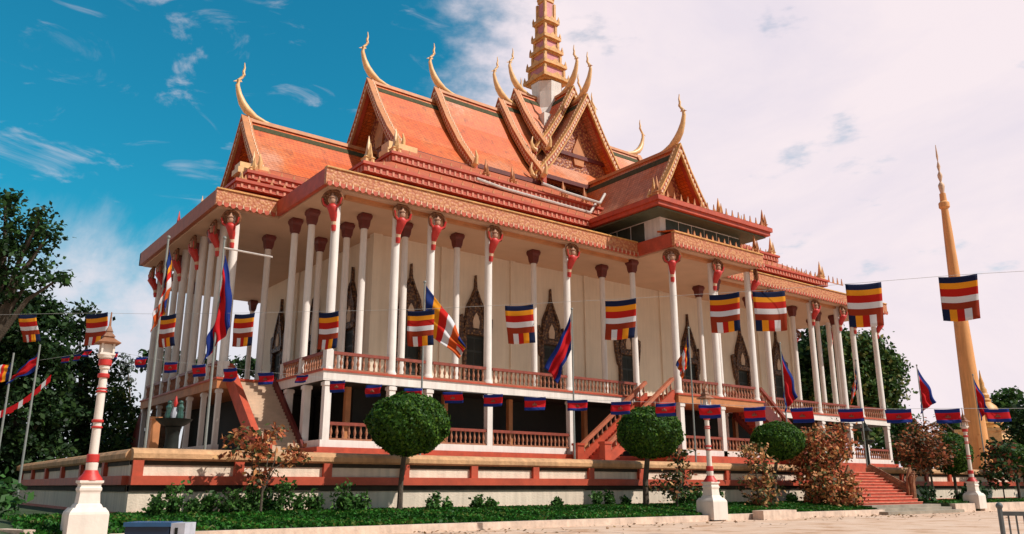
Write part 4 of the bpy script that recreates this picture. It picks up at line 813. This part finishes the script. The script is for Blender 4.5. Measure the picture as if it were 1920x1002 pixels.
# ------------------------------------------------------------------ foliage
def leaf_mesh(name, P, N, size, cols, parent, mat_=LEAF, aspect=1.7, jit=.9, off=None):
    P = np.asarray(P, np.float32); n = len(P)
    if N is None: N = RNG.normal(size=(n,3))
    N = np.asarray(N, np.float32) + RNG.normal(size=(n,3))*jit; N /= np.linalg.norm(N, axis=1, keepdims=True) + 1e-6
    R = RNG.normal(size=(n,3)); U = np.cross(N, R); U /= np.linalg.norm(U, axis=1, keepdims=True) + 1e-6; V = np.cross(N, U)
    s = (size*RNG.uniform(.6, 1.35, n))[:,None].astype(np.float32)
    a = P - U*s*aspect*.5; b_ = P + V*s*.5 + N*s*.12; c = P + U*s*aspect*.5; d = P - V*s*.5 + N*s*.12
    verts = np.stack([a, b_, c, d], 1).reshape(-1,3)
    me = bpy.data.meshes.new(name); me.vertices.add(4*n); me.vertices.foreach_set('co', verts.astype(np.float32).ravel())
    me.loops.add(4*n); me.loops.foreach_set('vertex_index', np.arange(4*n, dtype=np.int32)); me.polygons.add(n); me.polygons.foreach_set('loop_start', np.arange(0, 4*n, 4, dtype=np.int32)); me.polygons.foreach_set('loop_total', np.full(n, 4, np.int32))
    me.update(calc_edges=True); me.materials.append(mat_)
    ca = me.color_attributes.new('Col', 'FLOAT_COLOR', 'CORNER'); cc = np.ones((n,4,4), np.float32); cc[:,:,:3] = np.asarray(cols, np.float32)[:,None,:]; ca.data.foreach_set('color', cc.ravel())
    o = bpy.data.objects.new(name, me); COL.objects.link(o)
    if parent is not None: o.parent = parent
    return o
def pick(pal, n, w=None):
    pal = np.asarray(pal, np.float32); i = RNG.choice(len(pal), n, p=w); return pal[i] * RNG.uniform(.7, 1.3, (n,1)).astype(np.float32)
def clumps(blobs, per, csize, density):
    """leaf positions gathered into clumps spread through ellipsoids"""
    P = []; Nn = []
    for (c, r) in blobs:
        c = np.array(c); r = np.array(r if hasattr(r, '__len__') else (r,r,r*.8)); k_ = max(5, int(density * (r[0]*r[1]*r[2])**(2/3)))
        u = RNG.normal(size=(k_,3)); u /= np.linalg.norm(u, axis=1, keepdims=True); q = c + u * r * (RNG.uniform(.35, 1.05, k_)**.6)[:,None]
        for cc, uu in zip(q, u):
            P.append(cc + RNG.normal(size=(per,3))*csize*np.array([1,1,.65])); Nn.append(np.tile(uu*.5 + np.array([0,0,.7]), (per,1)))
    return np.concatenate(P), np.concatenate(Nn)
def tree(name, base, label, blobs, trunk_r, pal, leaf=.28, per=34, csize=.42, density=9, cat='tree', group=None, w=None):
    o = empty(name, base, label, cat, group); b_ = np.array(base, float)
    loc = [(np.array(c) - b_, r) for c, r in blobs]
    m = MB(); cent = np.mean([c for c, r in loc], axis=0); fork = Vector((cent[0]*.25, cent[1]*.25, max(.3, min(c[2] for c, r in loc)*.7)))
    m.tube([(0,0,-.1), fork*.5 + Vector((.05*trunk_r,0,0)), fork], [trunk_r*1.3, trunk_r, trunk_r*.85], 8)
    for c, r in loc:
        e = Vector(c); mid = fork.lerp(e, .5) + Vector((RNG.uniform(-.2,.2), RNG.uniform(-.2,.2), .15*(e-fork).length)); m.tube([fork, mid, e], [trunk_r*.6, trunk_r*.38, trunk_r*.12], 6)
    m.build('trunk', BARK, o, local=True, smooth=True)
    P, Nn = clumps(loc, per, csize, density); leaf_mesh('crown', P, Nn, leaf, pick(pal, len(P), w), o); return o
GR = [(.030,.075,.018),(.045,.105,.022),(.022,.055,.014),(.065,.13,.03)]
DGR = [(.018,.045,.016),(.028,.065,.02),(.012,.03,.012),(.04,.085,.022)]
YGR = [(.06,.11,.025),(.11,.15,.03),(.04,.08,.02),(.16,.16,.04)]
CRO = [(.48,.135,.06),(.56,.25,.10),(.22,.065,.035),(.08,.095,.03),(.62,.36,.16),(.05,.06,.02)]
def topiary(x, y, z0, c, r, label, th=.07, n=11000, gr=None):
    o = empty('round_topiary', (x, y, z0), label, 'topiary', 'ball topiaries on the lawn'); cx, cy, cz = c[0]-x, c[1]-y, c[2]-z0
    m = MB(); m.tube([(0,0,-.1),(.04,.02,cz*.35),(cx*.6-.02,cy*.6,cz*.7),(cx,cy,cz)], [th*1.25, th, th*.95, th*.8], 8)
    for a in range(6): m.tube([(cx*.8, cy*.8, cz-r[2]*.75), (cx + cos(a)*r[0]*.55, cy + sin(a*1.05)*r[1]*.55, cz-r[2]*.2)], [th*.5, .015], 5)
    m.build('trunk', BARK, o, local=True, smooth=True)
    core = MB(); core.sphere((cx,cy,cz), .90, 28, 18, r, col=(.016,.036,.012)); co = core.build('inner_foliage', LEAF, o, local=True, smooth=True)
    u = RNG.normal(size=(n,3)); u /= np.linalg.norm(u, axis=1, keepdims=True)
    lump = 1 + .03*np.sin(u[:,0]*9+u[:,2]*7+x) + .03*np.sin(u[:,1]*13+x) + RNG.normal(size=n)*.025 + (RNG.random(n) < .02)*RNG.uniform(0,.09,n)
    P = np.array((cx,cy,cz)) + u*np.array(r)*lump[:,None]
    leaf_mesh('crown', P, u, .085, pick([(.03,.088,.010),(.045,.12,.012),(.022,.065,.009),(.075,.15,.012)], n), o, jit=.55); return o
topiary(-3.4,-14.6,.5,(-3.12,-14.6,3.87),(1.52,1.5,1.15),'largest round topiary, a wide clipped ball on a thin trunk before the wall', .10, 15000)
topiary(9.95,-14.6,.5,(10.4,-14.6,4.05),(1.55,1.5,1.18),'second round topiary, beside the second lamp post and hiding the porch stair', .13, 12000)
topiary(20.1,-14.6,.5,(20.7,-14.6,3.98),(1.42,1.4,1.0),'third round topiary, smaller clipped ball left of the red croton bushes', .10, 10000)
topiary(40.0,-15.0,.3,(40.0,-15.0,3.7),(1.3,1.3,1.35),'tall clipped topiary behind the reddish tree near the golden column', .1, 8000)
topiary(49.9,-15.0,.3,(49.9,-15.0,3.6),(1.3,1.3,1.05),'rightmost round topiary at the edge of the view', .1, 7000)
def shrub(name, base, blobs, label, pal, leaf, per, csize, dens, w=None, cat='shrub', tr=.05, group=None): return tree(name, base, label, blobs, tr, pal, leaf, per, csize, dens, cat, group, w)
CW = [.26,.2,.2,.14,.1,.1]
shrub('croton_bush', (-8.8,-14.6,.15), [((-9.2,-14.6,2.6),.7),((-8.4,-14.6,2.9),.65),((-9.6,-14.4,3.0),.5),((-7.7,-14.5,2.5),.5),((-8.9,-14.7,1.8),.5),((-8.6,-14.5,3.4),.4)], 'small leggy croton with sparse rusty leaves before the west steps', CRO, .13, 26, .17, 11, CW)
shrub('croton_bush', (11.2,-15.4,.15), [((11.3,-15.4,2.0),.75),((11.9,-15.3,2.7),.55),((10.6,-15.3,1.4),.7),((11.8,-15.4,1.2),.7)], 'dark sparse shrub with a few orange leaves between topiary and second lamp post', CRO[2:]+[(.02,.035,.015)]*2, .14, 26, .24, 13)
shrub('croton_bush', (17.4,-15.5,.15), [((17.2,-15.5,2.0),.8),((17.8,-15.5,2.9),.75),((17.0,-15.4,3.3),.5),((18.0,-15.6,1.2),.8),((17.0,-15.6,1.0),.8)], 'mid sized green and orange croton just left of the third topiary', CRO[1:], .14, 30, .26, 13)
shrub('croton_bush', (23.2,-15.5,.15), [((23.0,-15.5,1.6),1.2),((22.6,-15.4,2.8),1.1),((23.6,-15.4,3.3),1.1),((23.0,-15.4,4.3),1.0),((24.4,-15.6,2.4),1.0),((22.2,-15.3,4.0),.8),((24.3,-15.4,4.1),.8),((23.9,-15.7,1.0),1.0),((24.9,-16.0,1.5),.65),((25.0,-15.8,3.4),.8),((24.9,-15.9,4.4),.7),((24.6,-16.2,.8),.6)], 'largest croton bush, a tall orange and dark mass left of the red steps', CRO, .15, 38, .3, 15, CW)
shrub('reddish_tree', (36.9,-15.0,.45), [((35.4,-15,4.0),1.25),((37.0,-15,3.9),1.25),((36.2,-15,4.8),1.2),((38.2,-15,3.5),1.0),((34.6,-15,3.5),.9),((36.2,-15,3.4),1.2)], 'spreading rust coloured small tree right of the red entrance steps', [(.34,.09,.045),(.14,.05,.022),(.045,.05,.02),(.05,.035,.015),(.42,.17,.07)], .15, 40, .32, 15, tr=.07)
shrub('leafy_shrub', (40.0,-15.9,.35), [((40,-15.9,1.3),.9),((41,-15.8,1.1),.8),((39.2,-15.9,1.0),.7)], 'low green shrub under the tall topiary by the third lamp post', DGR, .2, 22, .25, 11)
shrub('leafy_shrub', (46.8,-15.2,.35), [((46.8,-15.2,3.6),1.2),((47.4,-15.1,2.2),1.0),((46.2,-15.3,2.4),.9),((47.8,-15,4.4),.8)], 'dark leafy shrub left of the rightmost topiary', DGR+CRO[2:3], .22, 22, .3, 11)
shrub('leafy_shrub', (34.2,-15.6,.35), [((34.2,-15.6,.9),.7),((35.0,-15.5,.8),.7)], 'low dark shrub at the foot of the serpent balustrade', DGR, .18, 22, .22, 11)
# low hedge at left
shrub('clipped_hedge', (-17.6,-9.0,.1), [((-16.6,-11.0,.8),1.2),((-17.3,-8.2,.9),1.5),((-18.2,-5.2,1.0),1.6),((-16.4,-6.5,.7),1.2),((-19.2,-2,1.1),1.8),((-17.2,-1,.9),1.6)], 'bushy bright green hedge left of the large lamp post', [(.035,.10,.02),(.05,.13,.03),(.025,.07,.018)], .2, 30, .3, 10, cat='hedge')
# plants along the wall
n = 0
LP = [(-12.2,1.0),(-11.6,1.25),(-11.0,1.05),(-10.4,1.3),(-9.8,1.2),(-9.1,1.35),(-8.5,1.0),(-7.8,1.25),(-7.1,1.0),(-6.4,.9),(-5.7,1.1),(-4.9,.8),(-1.9,.75),(-.9,.6),(.4,.75),(1.4,.55),(4.6,.6),(7.4,1.0),(8.3,1.1),(9.0,.8),(12.7,1.2),(13.4,1.0),(14.6,1.1),(15.4,.9),(20.8,.9),(21.6,.9),(25.0,.9)]
for (x, h) in LP:
    h *= RNG.uniform(.55, .95)
    yy = -13.6 - RNG.uniform(0, 1.3); o = empty('leafy_plant', (x, yy, .55), 'low leafy green plant growing in the bed against the cream wall', 'plant', 'leafy plants along the wall')
    m = MB(); P = []
    for k_ in range(14):
        a = RNG.uniform(0, 2*pi); rr = RNG.uniform(.15, 1); tip = Vector((cos(a)*.6*h*rr, sin(a)*.4*h*rr, h*RNG.uniform(.45, 1.3)*(1 - .35*rr))); m.tube([(0,0,-.1), tip*.5 + Vector((0,0,.06)), tip], [.018,.012,.005], 5)
        for q in range(34): P.append(np.array(tip)*RNG.uniform(.2,1.0) + RNG.normal(size=3)*.075)
    m.build('stem', BARK, o, local=True); leaf_mesh('foliage', P, None, .10, pick([(.035,.10,.02),(.055,.15,.03),(.025,.065,.015),(.09,.19,.04)], len(P)), o)
# grass blades
def grass(name, poly, n, z):
    (x0, x1, y0, y1) = poly; x = RNG.uniform(x0, x1, n); y = RNG.uniform(y0, y1, n)
    P = np.stack([x, y, (np.interp(y, [-17.45, -14.85, -13], [.22, .56, .56]) if z is None else np.full(n, z)) + RNG.uniform(.02,.10,n)], 1)
    gc = pick([(.022,.115,.012),(.03,.15,.016),(.018,.08,.01),(.05,.17,.02)], n); wv = .5 + .5*np.sin(x*1.7 + np.sin(x*.6)*3 + y*2.3); dry = (RNG.random(n) < .25*wv); gc[dry] = gc[dry]*.4 + np.array([.09,.08,.02]); gc *= (.65 + .6*wv)[:,None]
    keep = RNG.random(n) < (.45 + .75*wv); P, gc = P[keep], gc[keep]; n = len(P)
    leaf_mesh(name, P, np.tile([.9,.5,.1], (n,1)), .10, gc, None, aspect=1.5, jit=1.0)
    o = bpy.data.objects[name]; return tag(o, 'short green grass on the lawn strip before the wall', 'grass', kind='stuff')
grass('grass', (-16.2, 25.4, -17.4, -13.1), 60000, None); 
o = grass('grass', (33.7, 60, -17.4, -13.1), 16000, .5)
tree('broadleaf_tree', (-15.65,9.41,0.20), 'tall dark broadleaf tree reaching in from the upper left edge', [((-15.81,9.53,16.92),1.0), ((-16.30,9.90,15.18),1.7), ((-14.42,9.73,15.65),1.0), ((-14.10,8.22,16.29),0.6), ((-13.63,7.87,15.18),0.7), ((-13.90,9.33,14.38),0.9), ((-15.19,9.06,13.94),1.1), ((-12.80,7.24,12.71),0.5), ((-14.10,8.22,12.71),1.0), ((-15.66,9.42,12.10),1.4), ((-17.47,12.05,17.44),1.5), ((-16.68,10.19,12.71),1.7)], .35, DGR+GR[:2], .20, 24, .27, 15)
tree('broadleaf_tree', (-12.86,14.82,0.20), 'dark bushy tree at the left edge below the tall one', [((-14.07,15.75,11.50),2.0), ((-12.66,15.93,12.05),1.5), ((-14.51,16.09,8.84),2.3), ((-12.65,14.67,8.51),2.3), ((-13.07,14.99,5.62),2.6), ((-12.48,13.28,9.99),1.6), ((-11.48,13.78,6.25),1.6), ((-13.81,15.55,3.42),2.0), ((-12.00,14.17,3.11),2.0)], .3, DGR, .22, 40, .38, 14)
tree('broadleaf_tree', (-8.40,18.97,0.20), 'dense dark tree standing right behind the large lamp post', [((-9.47, 19.78, 11.76), 1.08), ((-10.12, 20.28, 9.72), 1.44), ((-8.19, 18.81, 9.36), 1.3), ((-9.24, 19.61, 7.0), 1.73), ((-7.6, 18.36, 6.46), 1.3), ((-9.51, 19.82, 4.35), 1.58), ((-7.51, 18.29, 4.17), 1.44), ((-9.31, 19.67, 13.08), 0.58)], .3, DGR, .22, 40, .38, 14)
tree('broadleaf_tree', (-3.59,27.88,0.20), 'mid green tree between the large lamp post and the temple', [((-4.65, 28.69, 8.57), 1.2), ((-3.77, 28.01, 6.449999999999999), 1.36), ((-4.66, 28.69, 5.199999999999999), 1.36), ((-3.2, 27.58, 3.9600000000000004), 1.36)], .25, YGR[:3]+GR, .24, 34, .42, 14)
tree('conifer_tree', (7.25,74.93,0.20), 'pale spiky tree showing far off left of the temple columns', [((5.39,76.35,18.01),1.0), ((5.95,75.92,16.93),1.3), ((5.37,76.36,15.85),1.3)], .2, [(.10,.13,.12),(.14,.17,.16)], .3, 16, .4, 6)
tree('broadleaf_tree', (7.97,55.53,0.20), 'dark tree seen between the west porch columns', [((5.37,57.51,15.45),1.6), ((7.40,55.96,14.83),1.9), ((9.62,54.27,14.83),1.6), ((12.82,51.83,14.83),1.6), ((15.29,49.95,14.83),1.9)], .3, DGR, .4, 26, .6, 7)
tree('broadleaf_tree', (79.96,17.03,0.50), 'large yellow green tree behind the right end of the temple', [((80.19,16.85,18.42),3.5), ((82.75,14.90,18.78),2.8), ((84.59,13.50,17.36),2.4), ((85.47,12.83,15.94),1.5), ((81.54,15.82,14.54),3.9), ((84.27,13.75,13.84),2.4), ((79.20,17.61,13.15),4.2), ((83.49,14.34,11.42),2.4), ((81.13,16.14,9.70),3.5), ((84.84,13.31,11.08),1.4)], .5, YGR+GR, .38, 40, .7, 9)
tree('broadleaf_tree', (78.03,23.53,0.50), 'dark green tree just beyond the right columns of the temple', [((82.51,20.11,20.16),3.3), ((79.72,22.24,17.94),3.6), ((76.18,24.94,17.21),3.6), ((81.82,20.64,15.02),4.0), ((78.25,23.36,13.58),4.4)], .5, DGR+GR[:1], .38, 40, .7, 9)
tree('broadleaf_tree', (55.98,-12.47,0.50), 'dark tree at the right edge before the golden stupa', [((57.1,-13.3,6.6),1.3), ((58.4,-14.3,7.4),1.8), ((56.8,-13.0,4.7),1.4), ((58.3,-14.2,5.0),2.0), ((57.2,-13.4,3.1),1.5)], .3, DGR+GR[:1], .26, 40, .5, 14)
tree('broadleaf_tree', (122.44,18.61,0.50), 'small green tree showing between the golden column and the stupa', [((119.31,20.99,10.90),1.8), ((92.73,16.10,8.07),1.9), ((126.43,15.57,15.63),1.4), ((125.82,16.04,13.47),2.1), ((123.50,17.80,14.33),1.1)], .3, GR, .5, 26, .7, 8)
tree('broadleaf_tree', (73.21,5.83,0.50), 'pale green tree low behind the steps at the right', [((73.31,5.75,8.12),1.5), ((72.12,6.66,5.74),1.6), ((73.74,5.42,5.15),1.6), ((75.60,4.01,4.56),1.9), ((77.82,2.31,5.15),1.9)], .3, GR, .4, 26, .7, 8)
xs_ = np.concatenate([RNG.uniform(-13, 36, 200), RNG.normal(23, 2.5, 70), RNG.normal(-4, 5, 70)]); ys_ = -17.8 - np.abs(RNG.normal(0, 2.2, len(xs_)))
o = leaf_mesh('leaf_litter', np.stack([xs_, ys_, np.full(len(xs_), .02)], 1), np.tile([0,0,1.], (len(xs_),1)), .09, pick([(.20,.10,.04),(.12,.07,.03),(.26,.16,.06)], len(xs_)), None, jit=.25); tag(o, 'dry fallen leaves scattered over the paving along the kerb', 'leaves', kind='stuff')
# ------------------------------------------------------------------ other things
gp = MB(); gp.lathe((0,0,0), [(1.35,0),(1.35,.3),(1.12,.5),(1.05,1.6),(.97,3),(.88,8),(.76,14),(.60,20),(.45,26),(.36,28.6),(.55,28.8),(.55,29.3),(.35,29.5),(.32,30.4)], 20)
o = empty('golden_column', (69.8, -3.9, 2.3), 'tall tapering golden flag column rising against the white cloud', 'column'); gp.build('shaft', POLEG, o, local=True, smooth=True, angle=35)
m = MB(); m.lathe((0,0,0), [(.2,30.4),(.34,31.2),(.34,31.4),(.1,31.8),(.26,32.4),(.26,32.6),(.08,33.0),(.2,33.6),(.05,34.2),(.12,34.8),(.03,36.2)], 8); m.build('tip', DOT, o, local=True, smooth=True)
m = MB()
for a in range(4):
    m.prism([(cos(a*pi/2+.4)*1.1 , sin(a*pi/2+.4)*1.1, 0), (cos(a*pi/2+.4)*2.2, sin(a*pi/2+.4)*2.2, 0), (cos(a*pi/2+.4)*1.5, sin(a*pi/2+.4)*1.5, 2.0), (cos(a*pi/2+.4)*1.0, sin(a*pi/2+.4)*1.0, 4.2)], (-sin(a*pi/2+.4)*.35, cos(a*pi/2+.4)*.35, 0))
m.build('buttress', POLEG, o, local=True)
o = empty('golden_stupa', (105.52, 10.12, 2.0), 'small golden stupa beyond the golden column at the right', 'stupa')
m = MB(); m.box(-3.4,3.4,-3.4,3.4,0,4.0); m.box(-2.9,2.9,-2.9,2.9,4.0,6.9); m.box(-3.2,3.2,-3.2,3.2,6.9,7.3); m.build('pedestal', PGOLD, o, local=True)
m = MB(); m.lathe((0,0,7.3), [(2.5,0),(2.45,.3),(2.2,.4),(2.25,.8),(2.0,1.0),(2.0,1.4),(1.85,2.4),(1.5,3.2),(.85,3.8),(.95,4.1),(.75,4.3),(.8,4.8),(.55,5.1),(.58,5.6),(.36,6.0),(.37,6.5),(.15,7.4),(.04,8.4)], 18); m.build('bell', GOLD, o, local=True, smooth=True)
def iron_lantern(x, y, label, ph, s=1.0):
    o = empty('stone_lantern', (x, y, TZ), label, 'lantern'); m = MB(); m.tube([(0,0,0),(0,0,ph)], [.14*s,.1*s], 8); m.lathe((0,0,ph), [(.3*s,-.3*s),(.75*s,-.06*s),(.8*s,.04*s),(.5*s,.1*s)], 10); m.build('stand', IRON, o, local=True)
    m = MB(); m.lathe((0,0,ph), [(.32*s,.1*s),(.28*s,.3*s),(.3*s,.9*s)], 6); m.build('lantern_body', GREEN, o, local=True)
    m = MB(); m.lathe((0,0,ph), [(.62*s,.88*s),(.58*s,.96*s),(.25*s,1.25*s),(.3*s,1.3*s),(.06*s,1.7*s),(.02*s,2.1*s)], 6); m.build('lantern_roof', IRON, o, local=True); return o
iron_lantern(38.0, -10.0, 'dark iron lantern on a post at the right end of the temple', 2.3, .8)
o = empty('incense_bowl', (-10.95, -11.0, TZ), 'wide dark bowl on a stand with small teal figures before the west porch', 'incense bowl')
m = MB(); m.lathe((0,0,0), [(.34,0),(.34,.15),(.26,.3),(.24,.9),(.28,1.15),(.32,1.2)], 10); m.build('stand', IRON, o, local=True, smooth=True)
m = MB(); m.lathe((0,0,1.2), [(.25,0),(.45,.1),(.62,.24),(.66,.3),(.5,.28),(.3,.25)], 14); m.build('bowl', IRON, o, local=True, smooth=True)
TEAL = mat('teal_glaze', (.03,.085,.07), .4, .3, 4)
for dx in (-.22, .2):
    m = MB(); m.lathe((dx*RT.x, dx*RT.y, 1.5), [(.12,0),(.14,.15),(.09,.3),(.13,.42),(.06,.55)], 8); m.sphere((dx*RT.x, dx*RT.y, 2.1), .085, 8, 6); m.tube([(dx*RT.x, dx*RT.y, 1.88), ((dx*1.5)*RT.x, (dx*1.5)*RT.y, 1.72), ((dx*1.2)*RT.x, (dx*1.2)*RT.y, 1.62)], .035, 6); m.build('figure', TEAL, o, local=True, smooth=True)
m = MB(); m.lathe((.0,.0,1.5), [(.13,0),(.15,.2),(.07,.42)], 8); m.build('urn', GREYP, o, local=True, smooth=True)
m = MB(); m.lathe((-.0,-.0,2.0), [(.05,-.05),(.08,.1),(.05,.2),(.015,.35)], 7); m.build('flame_finial', LAMPR, o, local=True, smooth=True)
m = MB(); m.box(-.16,.16,-.16,.16,0,1.55); m.box(-.2,.2,-.2,.2,1.55,1.65); o = m.build('orange_post', OCHRE); o.location = (-11.25, -9.6, TZ); tag(o, 'short orange post behind the dark incense bowl', 'post')
# blue box on the paving
o = empty('storage_crate', (-14.55, -24.13, 0), 'dark blue box with a pale grey end standing on the paving', 'crate', rz=math.atan2(RT.y, RT.x))
m = MB(); m.box(-.61,.3,-.3,.3,.02,.7); m.build('body', BLUEP, o, local=True)
m = MB(); m.box(-.64,.33,-.33,.33,.7,.785); m.box(-.64,.33,-.335,.335,.36,.40); m.build('lid', mat('blue_plastic_edge', (.02,.09,.22), .4, .2, 2), o, local=True)
m = MB(); m.box(.331,.62,-.3,.3,.02,.77); m.build('end_panel', GREYP, o, local=True)
m = MB(); m.box(.42,.48,-.31,-.299,.5,.68); m.box(.36,.6,-.32,-.3,.1,.13); m.build('latch', IRON, o, local=True)
# metal barrier
o = empty('metal_barrier', (.19, -34.51, 0), 'grey metal rail barrier at the lower right corner', 'barrier', rz=radians(-52))
m = MB(); m.bar((0,0,.93),(2.6,0,.93),.06,.09); m.bar((0,0,.25),(2.6,0,.25),.05,.05); m.build('rail', BARR, o, local=True)
m = MB()
for i in range(1, 18): m.bar((i*.15,0,.27),(i*.15,0,.9),.03,.03,(0,1,0))
m.build('bar', BARR, o, local=True)
for x in (0, 2.6):
    m = MB(); m.tube([(x,0,0),(x,0,1.05)], .05, 8); m.sphere((x,0,1.09), .075); m.build('post', BARR, o, local=True, smooth=True)
